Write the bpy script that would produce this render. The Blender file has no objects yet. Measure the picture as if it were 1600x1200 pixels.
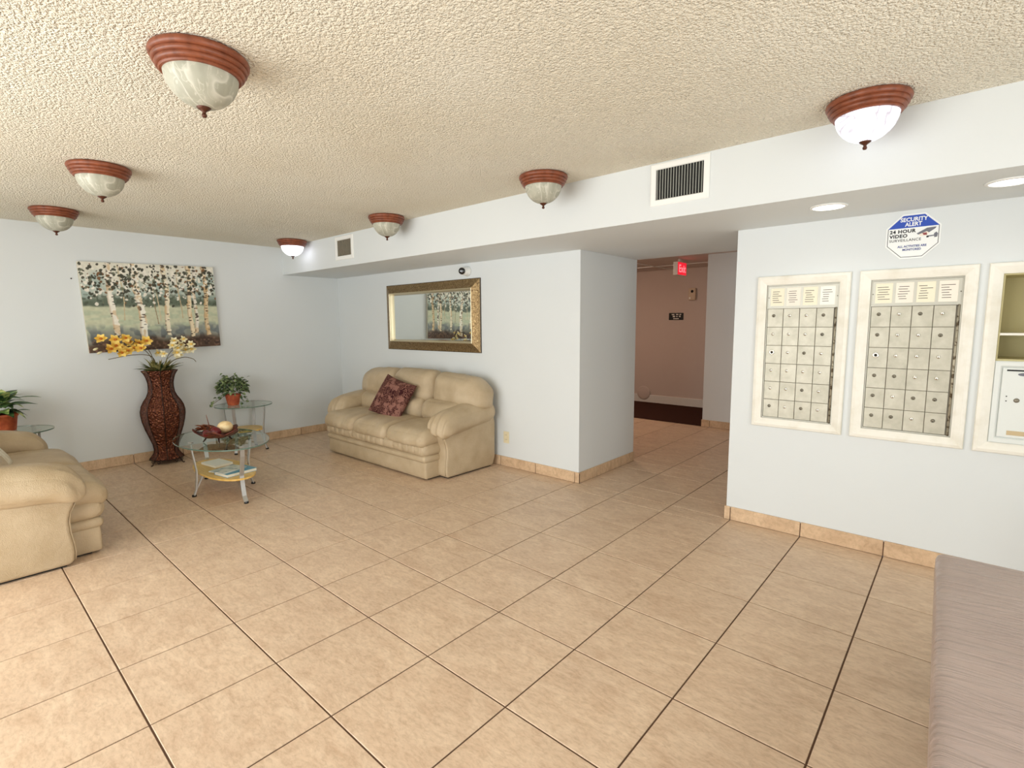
import bpy, bmesh, math, random
import numpy as np
from mathutils import Vector, Matrix, noise

# ------------------------------------------------------------------ scene, camera, light
S = bpy.context.scene
COL = S.collection
U = 0.46                                   # one floor tile in metres
random.seed(7)
PI = math.pi

CAM_YAW, CAM_PITCH, CAM_ROLL = 0.724970, -0.117074, 0.00719058
CAM_POS = Vector((7.64828, -0.875969, 3.148023)) * U
cam_data = bpy.data.cameras.new('camera')
cam_data.sensor_width = 36.0
cam_data.lens = 36.0 * 802.24 / 1600.0
cam_data.clip_start = 0.02
cam = bpy.data.objects.new('camera', cam_data)
COL.objects.link(cam)
_R = (Matrix.Rotation(CAM_YAW, 3, 'Z') @ Matrix.Rotation(CAM_PITCH, 3, 'X') @ Matrix.Rotation(CAM_ROLL, 3, 'Y'))
_r, _f, _u = _R.col[0], _R.col[1], _R.col[2]
M = Matrix(((_r.x, _u.x, -_f.x, CAM_POS.x), (_r.y, _u.y, -_f.y, CAM_POS.y), (_r.z, _u.z, -_f.z, CAM_POS.z), (0, 0, 0, 1)))
cam.matrix_world = M
S.camera = cam

S.view_settings.view_transform = 'Standard'
S.view_settings.look = 'None'
S.view_settings.gamma = 1.0
S.view_settings.use_curve_mapping = False
S.view_settings.exposure = -0.2

world = bpy.data.worlds.new('world')
S.world = world
world.use_nodes = True
bgn = world.node_tree.nodes['Background']
bgn.inputs[0].default_value = (0.94, 0.97, 1.0, 1)
bgn.inputs[1].default_value = 1.2

# room planes, in tiles
XL, XR = -6.62, 10.5            # left wall, right wall
YF, YW = -4.2, 7.38             # glazed front wall, mirror / mailbox wall
YS = 5.74                       # soffit face
ZC, ZS = 5.25, 4.52             # ceiling, soffit underside
XP0, XP1 = 2.08, 4.93           # passage
YP = 9.585                      # far end of the passage walls
YH0, YH1, ZH = 14.47, 17.77, 5.12   # hall: carpet edge, end wall, ceiling
WX0, WX1, WZ1 = -3.8, 6.6, 4.8  # glazed opening in the front wall
VY0, VY1, VZ0, VZ1 = -1.6, 4.6, 0.0, 4.8   # right wall opening, added to brighten the left wall


def area_light(name, loc, rot, sx, sy, power, color):
    d = bpy.data.lights.new(name, 'AREA')
    d.shape = 'RECTANGLE'
    d.size, d.size_y = sx, sy
    d.energy = power
    d.color = color
    o = bpy.data.objects.new(name, d)
    COL.objects.link(o)
    o.location, o.rotation_euler = loc, rot
    return o


# daylight coming in through the glazed front
area_light('window_daylight', ((WX0 + WX1) / 2 * U, (YF - 0.75) * U, WZ1 / 2 * U), (PI / 2, 0, 0),
           (WX1 - WX0) * U, WZ1 * U * 0.96, 235, (1.0, 0.995, 0.985))
area_light('side_fill', ((XR + 0.75) * U, (VY0 + VY1) / 2 * U, VZ1 / 2 * U), (PI / 2, 0, PI / 2),
           (VY1 - VY0) * U, VZ1 * U * 0.96, 90, (1.0, 0.992, 0.975))  # added fill light for the left wall and the passage side face


# ------------------------------------------------------------------ helpers
def lin(c):
    c = c / 255.0
    return c / 12.92 if c <= 0.04045 else ((c + 0.055) / 1.055) ** 2.4


def srgb(r, g, b):
    return (lin(r), lin(g), lin(b), 1.0)


MATS = {}


def mat(name, color=(0.8, 0.8, 0.8, 1), rough=0.5, metal=0.0, spec=0.5, **kw):
    m = bpy.data.materials.new(name)
    m.use_nodes = True
    b = m.node_tree.nodes['Principled BSDF']
    b.inputs['Base Color'].default_value = color
    b.inputs['Roughness'].default_value = rough
    b.inputs['Metallic'].default_value = metal
    b.inputs['Specular IOR Level'].default_value = spec
    for k, v in kw.items():
        b.inputs[k.replace('_', ' ')].default_value = v
    MATS[name] = m
    return m


def nodes(m):
    nt = m.node_tree
    return nt, nt.nodes, nt.links, nt.nodes['Principled BSDF']


def ramp(nt, fac, stops, interp='LINEAR'):
    r = nt.nodes.new('ShaderNodeValToRGB')
    r.color_ramp.interpolation = interp
    el = r.color_ramp.elements
    while len(el) < len(stops):
        el.new(0.5)
    for e, (p, c) in zip(el, stops):
        e.position, e.color = p, c
    nt.links.new(fac, r.inputs[0])
    return r.outputs[0]


def tex_noise(nt, vec, scale, detail=4, rough=0.55, dist=0.0):
    n = nt.nodes.new('ShaderNodeTexNoise')
    n.inputs['Scale'].default_value = scale
    n.inputs['Detail'].default_value = detail
    n.inputs['Roughness'].default_value = rough
    n.inputs['Distortion'].default_value = dist
    if vec is not None:
        nt.links.new(vec, n.inputs['Vector'])
    return n


def tex_vor(nt, vec, scale, feature='F1'):
    n = nt.nodes.new('ShaderNodeTexVoronoi')
    n.feature = feature
    n.inputs['Scale'].default_value = scale
    if vec is not None:
        nt.links.new(vec, n.inputs['Vector'])
    return n


def mixc(nt, fac, a, b, mode='MIX'):
    n = nt.nodes.new('ShaderNodeMix')
    n.data_type = 'RGBA'
    n.blend_type = mode
    for sock, v in ((n.inputs[0], fac), (n.inputs[6], a), (n.inputs[7], b)):
        if hasattr(v, 'is_linked'):
            nt.links.new(v, sock)
        else:
            sock.default_value = v
    return n.outputs[2]


def bump(nt, height, strength, dist, bsdf):
    n = nt.nodes.new('ShaderNodeBump')
    n.inputs['Strength'].default_value = strength
    n.inputs['Distance'].default_value = dist
    nt.links.new(height, n.inputs['Height'])
    nt.links.new(n.outputs[0], bsdf.inputs['Normal'])
    return n


def objcoord(nt, rand=False):
    tc = nt.nodes.new('ShaderNodeTexCoord')
    if not rand:
        return tc.outputs['Object']
    oi = nt.nodes.new('ShaderNodeObjectInfo')
    mul = nt.nodes.new('ShaderNodeVectorMath')
    mul.operation = 'MULTIPLY_ADD'
    cx = nt.nodes.new('ShaderNodeCombineXYZ')
    for i in range(3):
        nt.links.new(oi.outputs['Random'], cx.inputs[i])
    nt.links.new(cx.outputs[0], mul.inputs[0])
    mul.inputs[1].default_value = (37.0, 53.0, 71.0)
    nt.links.new(tc.outputs['Object'], mul.inputs[2])
    return mul.outputs[0]


# ------------------------------------------------------------------ materials
def m_wall(name, col, bs=0.10):
    m = mat(name, col, 0.62, spec=0.3)
    nt, N, L, b = nodes(m)
    v = objcoord(nt)
    n = tex_noise(nt, v, 90, 3)
    bump(nt, n.outputs[0], bs, 0.002, b)
    n2 = tex_noise(nt, v, 1.3, 2)
    c = mixc(nt, n2.outputs[0], tuple(x * 0.965 for x in col[:3]) + (1,), tuple(min(1, x * 1.02) for x in col[:3]) + (1,))
    L.new(c, b.inputs['Base Color'])
    return m


WALL = m_wall('wall_paint', srgb(219, 223, 223))
HALLW = m_wall('hall_paint_warm_cast', srgb(214, 200, 192))  # warm cast of the hall lighting is mixed into this paint
m = mat('popcorn_ceiling', srgb(240, 228, 205), 0.9, spec=0.1)
nt, N, L, b = nodes(m)
v = objcoord(nt)
nd = tex_noise(nt, v, 40, 2)
wv_ = nt.nodes.new('ShaderNodeVectorMath'); wv_.operation = 'MULTIPLY_ADD'
L.new(nd.outputs[1], wv_.inputs[0]); wv_.inputs[1].default_value = (0.012, 0.012, 0.012); L.new(v, wv_.inputs[2])
vo = tex_vor(nt, wv_.outputs[0], 80)
vo2 = tex_vor(nt, wv_.outputs[0], 165)
mx = nt.nodes.new('ShaderNodeMath'); mx.operation = 'MULTIPLY_ADD'
L.new(vo2.outputs['Distance'], mx.inputs[0]); mx.inputs[1].default_value = 0.55
L.new(vo.outputs['Distance'], mx.inputs[2])
neg = nt.nodes.new('ShaderNodeMath'); neg.operation = 'MULTIPLY'; neg.inputs[1].default_value = -1.0
L.new(mx.outputs[0], neg.inputs[0])
bump(nt, neg.outputs[0], 1.0, 0.012, b)
n2 = tex_noise(nt, v, 1.1, 3)
L.new(ramp(nt, n2.outputs[0], [(0.3, srgb(238, 229, 208)), (0.7, srgb(245, 239, 222))]), b.inputs['Base Color'])
CEIL = m


def m_tile(name, dark, light, s=1.0):
    m = mat(name, light, 0.42, spec=0.45)
    nt, N, L, b = nodes(m)
    v = objcoord(nt, True)
    mp = nt.nodes.new('ShaderNodeMapping')
    mp.inputs['Scale'].default_value = (1.0, 2.3, 1.0)
    L.new(v, mp.inputs[0])
    n1 = tex_noise(nt, mp.outputs[0], 7 * s, 8, 0.68, 0.9)
    n2 = tex_noise(nt, mp.outputs[0], 34 * s, 5, 0.7, 0.4)
    n3 = tex_noise(nt, v, 2.5 * s, 2)
    c1 = ramp(nt, n1.outputs[0], [(0.30, dark), (0.50, tuple((a + b_) / 2 for a, b_ in zip(dark, light))), (0.72, light)])
    c2 = ramp(nt, n2.outputs[0], [(0.30, (0.80, 0.77, 0.74, 1)), (0.55, (1, 1, 1, 1)), (0.8, (1.04, 1.04, 1.03, 1))])
    c = mixc(nt, 1.0, c1, c2, 'MULTIPLY')
    c3 = ramp(nt, n3.outputs[0], [(0.3, (0.95, 0.94, 0.94, 1)), (0.7, (1.03, 1.03, 1.03, 1))])
    c = mixc(nt, 1.0, c, c3, 'MULTIPLY')
    L.new(c, b.inputs['Base Color'])
    bump(nt, n2.outputs[0], 0.12, 0.002, b)
    return m


TILE = m_tile('beige_tile', srgb(202, 172, 143), srgb(229, 205, 177))
BASET = m_tile('base_tile', srgb(196, 164, 130), srgb(228, 199, 164))
GROUT = mat('grout', srgb(92, 66, 48), 0.9)
CARPET = mat('carpet', srgb(70, 48, 42), 1.0, spec=0.0)
nt, N, L, b = nodes(CARPET)
n1 = tex_noise(nt, objcoord(nt), 220, 3)
L.new(ramp(nt, n1.outputs[0], [(0.3, srgb(54, 36, 32)), (0.7, srgb(88, 62, 54))]), b.inputs['Base Color'])
bump(nt, n1.outputs[0], 0.8, 0.006, b)

LEATHER = mat('tan_leather', srgb(196, 175, 142), 0.42, spec=0.45)
nt, N, L, b = nodes(LEATHER)
v = objcoord(nt)
n1 = tex_noise(nt, v, 6, 4)
n2 = tex_vor(nt, v, 260)
n3 = tex_noise(nt, v, 26, 4, 0.6, 1.2)
L.new(ramp(nt, n1.outputs[0], [(0.3, srgb(180, 159, 127)), (0.7, srgb(197, 178, 148))]), b.inputs['Base Color'])
ad = nt.nodes.new('ShaderNodeMath'); ad.operation = 'MULTIPLY_ADD'
L.new(n3.outputs[0], ad.inputs[0]); ad.inputs[1].default_value = 3.0; L.new(n2.outputs['Distance'], ad.inputs[2])
bump(nt, ad.outputs[0], 0.34, 0.005, b)

BENCHV = mat('taupe_vinyl', srgb(170, 151, 143), 0.30, spec=0.5)
nt, N, L, b = nodes(BENCHV)
v = objcoord(nt)
mp = nt.nodes.new('ShaderNodeMapping'); mp.inputs['Scale'].default_value = (2.2, 15, 6)
mp.inputs['Rotation'].default_value = (0, 0, 0.12)
L.new(v, mp.inputs[0])
n1 = tex_noise(nt, mp.outputs[0], 1.6, 5, 0.55, 0.7)
rr = ramp(nt, n1.outputs[0], [(0.42, (0, 0, 0, 1)), (0.60, (1, 1, 1, 1)), (0.75, (0.6, 0.6, 0.6, 1))])
bump(nt, rr, 0.42, 0.010, b)
n4 = tex_noise(nt, v, 3, 3)
L.new(ramp(nt, n4.outputs[0], [(0.3, srgb(166, 147, 139)), (0.7, srgb(178, 159, 150))]), b.inputs['Base Color'])

RING = mat('cherry_wood', srgb(125, 66, 42), 0.42)
nt, N, L, b = nodes(RING)
n1 = tex_noise(nt, objcoord(nt), 30, 4)
L.new(ramp(nt, n1.outputs[0], [(0.3, srgb(108, 55, 34)), (0.7, srgb(142, 78, 50))]), b.inputs['Base Color'])
BRONZE = mat('bronze', srgb(84, 46, 30), 0.4, 0.4)


def m_alabaster(name, emit=0.0):
    m = mat(name, srgb(190, 189, 174), 0.5, spec=0.3)
    nt, N, L, b = nodes(m)
    v = objcoord(nt)
    n1 = tex_noise(nt, v, 6, 2, 0.5, 1.2)
    n2 = tex_noise(nt, v, 11, 2, 0.5, 2.0)
    k1 = ramp(nt, n1.outputs[0], [(0.465, (0, 0, 0, 1)), (0.49, (1, 1, 1, 1)), (0.53, (0.25, 0.25, 0.25, 1)), (0.62, (0, 0, 0, 1))])
    k2 = ramp(nt, n2.outputs[0], [(0.50, (0, 0, 0, 1)), (0.515, (0.7, 0.7, 0.7, 1)), (0.54, (0, 0, 0, 1))])
    vein = mixc(nt, 1.0, k1, k2, 'LIGHTEN')
    base = ramp(nt, n2.outputs[0], [(0.3, srgb(160, 159, 144)), (0.7, srgb(176, 175, 158))])
    c = mixc(nt, vein, base, srgb(204, 202, 188))
    if emit:
        c = mixc(nt, 1.0, c, (0.22, 0.22, 0.23, 1), 'MULTIPLY')
    L.new(c, b.inputs['Base Color'])
    if emit:
        e = mixc(nt, vein, (0.90, 0.91, 1.0, 1), (0.36, 0.32, 0.36, 1))
        L.new(e, b.inputs['Emission Color'])
        b.inputs['Emission Strength'].default_value = emit
    return m


ALAB = m_alabaster('alabaster_glass')
ALAB_ON = m_alabaster('alabaster_glass_lit', 1.9)
ALAB_ON2 = m_alabaster('alabaster_glass_bright', 4.2)
LED = mat('led_lens', (1, 1, 1, 1), 0.5, Emission_Color=(1, 0.99, 0.96, 1), Emission_Strength=5.0)
WHITE = mat('white_enamel', srgb(238, 238, 234), 0.4)
CREAMW = mat('cream_painted_wood', srgb(243, 239, 226), 0.45)
nt, N, L, b = nodes(CREAMW)
n1 = tex_noise(nt, objcoord(nt), 9, 5)
L.new(ramp(nt, n1.outputs[0], [(0.25, srgb(224, 219, 203)), (0.55, srgb(238, 235, 224))]), b.inputs['Base Color'])
DARK = mat('near_black', srgb(26, 26, 24), 0.8)  # near-black; also stands in for shade inside vents and slots
TAUPE = mat('grey_brown_back', srgb(80, 75, 62), 0.8)
SLATG = mat('slat_enamel', srgb(196, 198, 188), 0.45)
SLATT = mat('dusty_slat', srgb(178, 168, 148), 0.6)
IVORY = mat('ivory_plastic', srgb(226, 214, 180), 0.35)
BLACKP = mat('black_plastic', srgb(18, 18, 19), 0.25)
LENS = mat('lens_glass', srgb(10, 10, 12), 0.06, spec=0.8)
SILVER = mat('silver_metal', srgb(190, 190, 188), 0.38, 0.75)
STEEL = mat('bright_lock', srgb(236, 234, 226), 0.22, 0.9)
TARN = mat('tarnished_lock', srgb(132, 126, 112), 0.45, 0.7)
MAILD = mat('grey_metal_door', srgb(206, 202, 187), 0.42, 0.25)
nt, N, L, b = nodes(MAILD)
v = objcoord(nt, True)
n1 = tex_noise(nt, v, 12, 5, 0.6)
L.new(ramp(nt, n1.outputs[0], [(0.25, srgb(166, 162, 145)), (0.6, srgb(190, 186, 170)), (0.8, srgb(200, 196, 182))]), b.inputs['Base Color'])
MAILH = mat('grey_metal_header', srgb(190, 188, 176), 0.42, 0.3)
HINGE = mat('rusty_hinge', srgb(120, 108, 88), 0.5, 0.5)
nt, N, L, b = nodes(HINGE)
n1 = tex_noise(nt, objcoord(nt), 28, 3)
L.new(ramp(nt, n1.outputs[0], [(0.42, srgb(92, 78, 58)), (0.5, srgb(176, 168, 148))]), b.inputs['Base Color'])
PAPER = mat('white_card', srgb(244, 240, 230), 0.6)
PAPERY = mat('yellowed_card', srgb(238, 230, 206), 0.6)
PAPERP = mat('pale_pink_card', srgb(240, 230, 216), 0.6)
INK = mat('ink', srgb(60, 58, 56), 0.7)
INKB = mat('blue_ink', srgb(60, 74, 140), 0.6)
INKK = mat('black_ink', srgb(24, 24, 28), 0.6)
BLUE = mat('sign_blue', srgb(26, 72, 178), 0.4)
GREYI = mat('grey_ink', srgb(110, 112, 122), 0.6)
REDI = mat('red_ink', srgb(150, 70, 70), 0.6)
OLIVE = mat('olive_pigeonhole', srgb(196, 186, 138), 0.6)
GREYW = mat('pale_grey_enamel', srgb(226, 230, 226), 0.4)
BRASST = mat('brass_tag', srgb(198, 178, 140), 0.5, 0.3)
EXITR = mat('exit_red', srgb(200, 30, 44), 0.5, Emission_Color=srgb(255, 40, 60), Emission_Strength=0.9)
EXITT = mat('exit_letters', srgb(255, 150, 160), 0.5, Emission_Color=srgb(255, 150, 160), Emission_Strength=1.0)
BEIGEP = mat('beige_alarm', srgb(216, 196, 170), 0.5)
MIRROR = mat('mirror_glass', (0.86, 0.90, 0.88, 1), 0.015, 1.0)
BEVELG = mat('mirror_bevel', (0.95, 0.95, 0.92, 1), 0.08, 1.0)
GOLDF = mat('gold_frame', srgb(150, 124, 84), 0.34, 0.75)
nt, N, L, b = nodes(GOLDF)
v = objcoord(nt)
n1 = tex_vor(nt, v, 75)
n2 = tex_noise(nt, v, 60, 4, 0.6, 1.5)
L.new(ramp(nt, n2.outputs[0], [(0.32, srgb(96, 74, 50)), (0.55, srgb(158, 132, 92)), (0.75, srgb(206, 184, 138))]), b.inputs['Base Color'])
bump(nt, n2.outputs[0], 0.7, 0.006, b)
FRAMED = mat('frame_edge', srgb(70, 58, 42), 0.4, 0.3)

COPPER = mat('hammered_copper', srgb(104, 56, 36), 0.34, 0.65)
nt, N, L, b = nodes(COPPER)
v = objcoord(nt)
n1 = tex_vor(nt, v, 62, 'SMOOTH_F1')
n2 = tex_noise(nt, v, 40, 3, 0.6, 1.5)
L.new(ramp(nt, n2.outputs[0], [(0.3, srgb(70, 34, 24)), (0.55, srgb(112, 62, 42)), (0.75, srgb(180, 122, 86))]), b.inputs['Base Color'])
bump(nt, n1.outputs['Distance'], 1.0, 0.02, b)
IRON = mat('dark_iron', srgb(52, 34, 26), 0.45, 0.5)
TERRA = mat('terracotta', srgb(190, 92, 54), 0.6)
nt, N, L, b = nodes(TERRA)
n1 = tex_noise(nt, objcoord(nt), 22, 4)
L.new(ramp(nt, n1.outputs[0], [(0.3, srgb(158, 66, 38)), (0.7, srgb(200, 102, 62))]), b.inputs['Base Color'])
SOIL = mat('soil', srgb(46, 34, 26), 1.0)


def m_leaf(name, d, l):
    m = mat(name, d, 0.45, spec=0.4)
    nt, N, L, b = nodes(m)
    n = tex_noise(nt, objcoord(nt), 24, 3)
    L.new(ramp(nt, n.outputs[0], [(0.38, d), (0.62, l)]), b.inputs['Base Color'])
    return m


LEAFD = m_leaf('leaf_dark_green', srgb(32, 62, 34), srgb(84, 116, 66))
LEAFP = m_leaf('leaf_pothos', srgb(44, 70, 40), srgb(150, 166, 116))
LEAFV = m_leaf('leaf_variegated', srgb(92, 136, 62), srgb(206, 212, 134))
LEAFO = m_leaf('leaf_olive_dry', srgb(96, 92, 48), srgb(168, 160, 104))
STEM = mat('stem_brown', srgb(96, 84, 52), 0.7)
PETY = m_leaf('petal_yellow', srgb(232, 182, 66), srgb(248, 216, 116))
PETC = m_leaf('petal_cream', srgb(220, 206, 150), srgb(243, 236, 204))
PETO = mat('petal_orange', srgb(196, 112, 30), 0.6)
CREAMB = m_leaf('cream_ball', srgb(230, 196, 140), srgb(246, 222, 172))
BURG = mat('burgundy_ball', srgb(104, 24, 28), 0.35)
DRIED = m_leaf('dried_copper_leaf', srgb(90, 38, 26), srgb(170, 104, 66))
BOWLC = m_leaf('dark_copper_bowl', srgb(62, 26, 22), srgb(120, 62, 46))
MAPLE = mat('yellow_maple', srgb(228, 186, 100), 0.35)
nt, N, L, b = nodes(MAPLE)
mp = nt.nodes.new('ShaderNodeMapping'); mp.inputs['Scale'].default_value = (2, 26, 26)
L.new(objcoord(nt), mp.inputs[0])
n1 = tex_noise(nt, mp.outputs[0], 2, 4)
L.new(ramp(nt, n1.outputs[0], [(0.3, srgb(216, 170, 82)), (0.7, srgb(236, 198, 118))]), b.inputs['Base Color'])

GLASS = bpy.data.materials.new('clear_glass')
GLASS.use_nodes = True
nt = GLASS.node_tree
nt.nodes.clear()
out = nt.nodes.new('ShaderNodeOutputMaterial')
mixs = nt.nodes.new('ShaderNodeMixShader')
tr = nt.nodes.new('ShaderNodeBsdfTransparent'); tr.inputs[0].default_value = (0.80, 0.87, 0.83, 1)
gl = nt.nodes.new('ShaderNodeBsdfGlossy'); gl.inputs['Roughness'].default_value = 0.01; gl.inputs[0].default_value = (1, 1, 1, 1)
fr = nt.nodes.new('ShaderNodeFresnel'); fr.inputs[0].default_value = 1.9
geo = nt.nodes.new('ShaderNodeNewGeometry')
bf = nt.nodes.new('ShaderNodeMath'); bf.operation = 'SUBTRACT'; bf.inputs[0].default_value = 1.0
nt.links.new(geo.outputs['Backfacing'], bf.inputs[1])
fm_ = nt.nodes.new('ShaderNodeMath'); fm_.operation = 'MULTIPLY'
nt.links.new(fr.outputs[0], fm_.inputs[0]); nt.links.new(bf.outputs[0], fm_.inputs[1])
nt.links.new(fm_.outputs[0], mixs.inputs[0]); nt.links.new(tr.outputs[0], mixs.inputs[1]); nt.links.new(gl.outputs[0], mixs.inputs[2])
nt.links.new(mixs.outputs[0], out.inputs[0])
GEDGE = mat('green_glass_edge', srgb(96, 122, 110), 0.12, spec=0.8)
WINGLASS = GLASS.copy(); WINGLASS.name = 'window_glass'
for n in WINGLASS.node_tree.nodes:
    if n.type == 'FRESNEL':
        n.inputs[0].default_value = 1.45
    if n.type == 'BSDF_TRANSPARENT':
        n.inputs[0].default_value = (0.97, 0.98, 0.98, 1)

PAISLEY = mat('paisley_fabric', srgb(120, 70, 62), 0.8, spec=0.2)
nt, N, L, b = nodes(PAISLEY)
v = objcoord(nt)
nz = tex_noise(nt, v, 9, 2)
mpv = nt.nodes.new('ShaderNodeVectorMath'); mpv.operation = 'MULTIPLY_ADD'
L.new(nz.outputs[1], mpv.inputs[0]); mpv.inputs[1].default_value = (0.10, 0.10, 0.10); L.new(v, mpv.inputs[2])
vo = tex_vor(nt, mpv.outputs[0], 15)
wv = nt.nodes.new('ShaderNodeMath'); wv.operation = 'SINE'
ml = nt.nodes.new('ShaderNodeMath'); ml.operation = 'MULTIPLY'; ml.inputs[1].default_value = 34
L.new(vo.outputs['Distance'], ml.inputs[0]); L.new(ml.outputs[0], wv.inputs[0])
c1 = ramp(nt, wv.outputs[0], [(0.0, srgb(58, 24, 26)), (0.22, srgb(92, 52, 46)), (0.5, srgb(112, 72, 60)), (0.78, srgb(158, 116, 98)), (1.0, srgb(100, 56, 50))])
n5 = tex_vor(nt, v, 42)
c2 = ramp(nt, n5.outputs['Distance'], [(0.15, srgb(58, 20, 25)), (0.3, srgb(140, 98, 86))])
n6 = tex_noise(nt, v, 13, 3)
fm = ramp(nt, n6.outputs[0], [(0.52, (0, 0, 0, 1)), (0.56, (1, 1, 1, 1))])
L.new(mixc(nt, fm, c1, c2), b.inputs['Base Color'])
LACEW = m_leaf('cream_lace', srgb(214, 204, 178), srgb(240, 234, 218))
BOOKW = mat('book_white', srgb(240, 236, 226), 0.5)
BOOKB = mat('book_blue', srgb(96, 156, 182), 0.35)
BOOKG = mat('magazine_cover', srgb(196, 200, 190), 0.3)
nt, N, L, b = nodes(BOOKG)
n1 = tex_noise(nt, objcoord(nt), 14, 3)
L.new(ramp(nt, n1.outputs[0], [(0.35, srgb(120, 140, 150)), (0.5, srgb(216, 216, 204)), (0.7, srgb(236, 234, 226))]), b.inputs['Base Color'])
PAGES = mat('book_pages', srgb(238, 232, 214), 0.8)
CONC = mat('outdoor_concrete', srgb(196, 192, 184), 0.9)


# ------------------------------------------------------------------ mesh helpers
def obj(name, bm, material=None, parent=None, smooth=False, loc=None, rot=None, bevel=0.0, bseg=2):
    me = bpy.data.meshes.new(name)
    bm.normal_update()
    if smooth:
        for f in bm.faces:
            f.smooth = True
    bm.to_mesh(me)
    bm.free()
    mats = material if isinstance(material, (list, tuple)) else [material]
    for mm in mats:
        if mm:
            me.materials.append(mm)
    o = bpy.data.objects.new(name, me)
    COL.objects.link(o)
    if parent:
        o.parent = parent
    if loc is not None:
        o.location = loc
    if rot is not None:
        o.rotation_euler = rot
    if bevel:
        md = o.modifiers.new('bevel', 'BEVEL')
        md.width, md.segments, md.limit_method = bevel, bseg, 'ANGLE'
        md.angle_limit = math.radians(40)
    return o


def tag(o, label=None, cat=None, group=None, kind=None):
    if label: o['label'] = label
    if cat: o['category'] = cat
    if group: o['group'] = group
    if kind: o['kind'] = kind
    return o


def thing(name, label, cat, loc=(0, 0, 0), rotz=0.0, group=None):
    o = bpy.data.objects.new(name, None)
    o.empty_display_size = 0.1
    COL.objects.link(o)
    o.location = loc
    o.rotation_euler = (0, 0, rotz)
    return tag(o, label, cat, group)


def BM():
    return bmesh.new()


def box(bm, x0, x1, y0, y1, z0, z1, mi=0):
    vs = [bm.verts.new(p) for p in ((x0, y0, z0), (x1, y0, z0), (x1, y1, z0), (x0, y1, z0), (x0, y0, z1), (x1, y0, z1), (x1, y1, z1), (x0, y1, z1))]
    for q in ((0, 3, 2, 1), (4, 5, 6, 7), (0, 1, 5, 4), (1, 2, 6, 5), (2, 3, 7, 6), (3, 0, 4, 7)):
        f = bm.faces.new([vs[i] for i in q])
        f.material_index = mi
    return vs


def boxU(bm, x0, x1, y0, y1, z0, z1):
    return box(bm, x0 * U, x1 * U, y0 * U, y1 * U, z0 * U, z1 * U)


def lathe(bm, prof, n=40, c=(0, 0, 0), sx=1.0, sy=1.0, closed=False, phase=0.0, mi=0):
    rings = []
    for r, z in prof:
        if r < 1e-6:
            rings.append([bm.verts.new((c[0], c[1], c[2] + z))])
        else:
            rings.append([bm.verts.new((c[0] + sx * r * math.cos(phase + 2 * PI * i / n), c[1] + sy * r * math.sin(phase + 2 * PI * i / n), c[2] + z)) for i in range(n)])
    pairs = list(zip(rings[:-1], rings[1:]))
    if closed:
        pairs.append((rings[-1], rings[0]))
    for a, b_ in pairs:
        for i in range(n):
            j = (i + 1) % n
            if len(a) == 1 and len(b_) == 1:
                continue
            if len(a) == 1:
                f = bm.faces.new((a[0], b_[j], b_[i]))
            elif len(b_) == 1:
                f = bm.faces.new((a[i], a[j], b_[0]))
            else:
                f = bm.faces.new((a[i], a[j], b_[j], b_[i]))
            f.material_index = mi
    return rings


def tube(bm, pts, r, n=8, r1=None, flat=None):
    """round tube along pts; flat=(w,h) gives a rectangular bar instead"""
    pts = [Vector(p) for p in pts]
    rings = []
    ref = Vector((0, 0, 1))
    for i, p in enumerate(pts):
        t = (pts[min(i + 1, len(pts) - 1)] - pts[max(i - 1, 0)]).normalized()
        rf = ref if abs(t.dot(ref)) < 0.95 else Vector((1, 0, 0))
        a = t.cross(rf).normalized()
        b_ = t.cross(a).normalized()
        rr = r if r1 is None else r + (r1 - r) * i / (len(pts) - 1)
        rings.append([bm.verts.new(p + (a * math.cos(2 * PI * k / n) + b_ * math.sin(2 * PI * k / n)) * rr) for k in range(n)])
    for A, B in zip(rings[:-1], rings[1:]):
        for k in range(n):
            bm.faces.new((A[k], A[(k + 1) % n], B[(k + 1) % n], B[k]))
    bm.faces.new(rings[0][::-1])
    bm.faces.new(rings[-1])


def bar(bm, pts, side, w, t):
    """flat metal bar along pts; side = width direction (unit vector), w width, t thickness"""
    pts = [Vector(p) for p in pts]
    side = Vector(side).normalized()
    rings = []
    for i, p in enumerate(pts):
        tg = (pts[min(i + 1, len(pts) - 1)] - pts[max(i - 1, 0)]).normalized()
        nn = tg.cross(side).normalized()
        rings.append([bm.verts.new(p + side * (a * w / 2) + nn * (c * t / 2)) for a, c in ((-1, -1), (1, -1), (1, 1), (-1, 1))])
    for A, B in zip(rings[:-1], rings[1:]):
        for k in range(4):
            bm.faces.new((A[k], A[(k + 1) % 4], B[(k + 1) % 4], B[k]))
    bm.faces.new(rings[0][::-1])
    bm.faces.new(rings[-1])


def frame(bm, x0, x1, z0, z1, prof, mi=0):
    """mitred frame in the XZ plane facing -Y; prof = [(inset, height towards viewer), ...]"""
    loops = []
    for t, d in prof:
        loops.append([bm.verts.new(p) for p in ((x0 + t, -d, z0 + t), (x1 - t, -d, z0 + t), (x1 - t, -d, z1 - t), (x0 + t, -d, z1 - t))])
    for A, B in zip(loops[:-1], loops[1:]):
        for k in range(4):
            f = bm.faces.new((A[k], A[(k + 1) % 4], B[(k + 1) % 4], B[k]))
            f.material_index = mi


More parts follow.
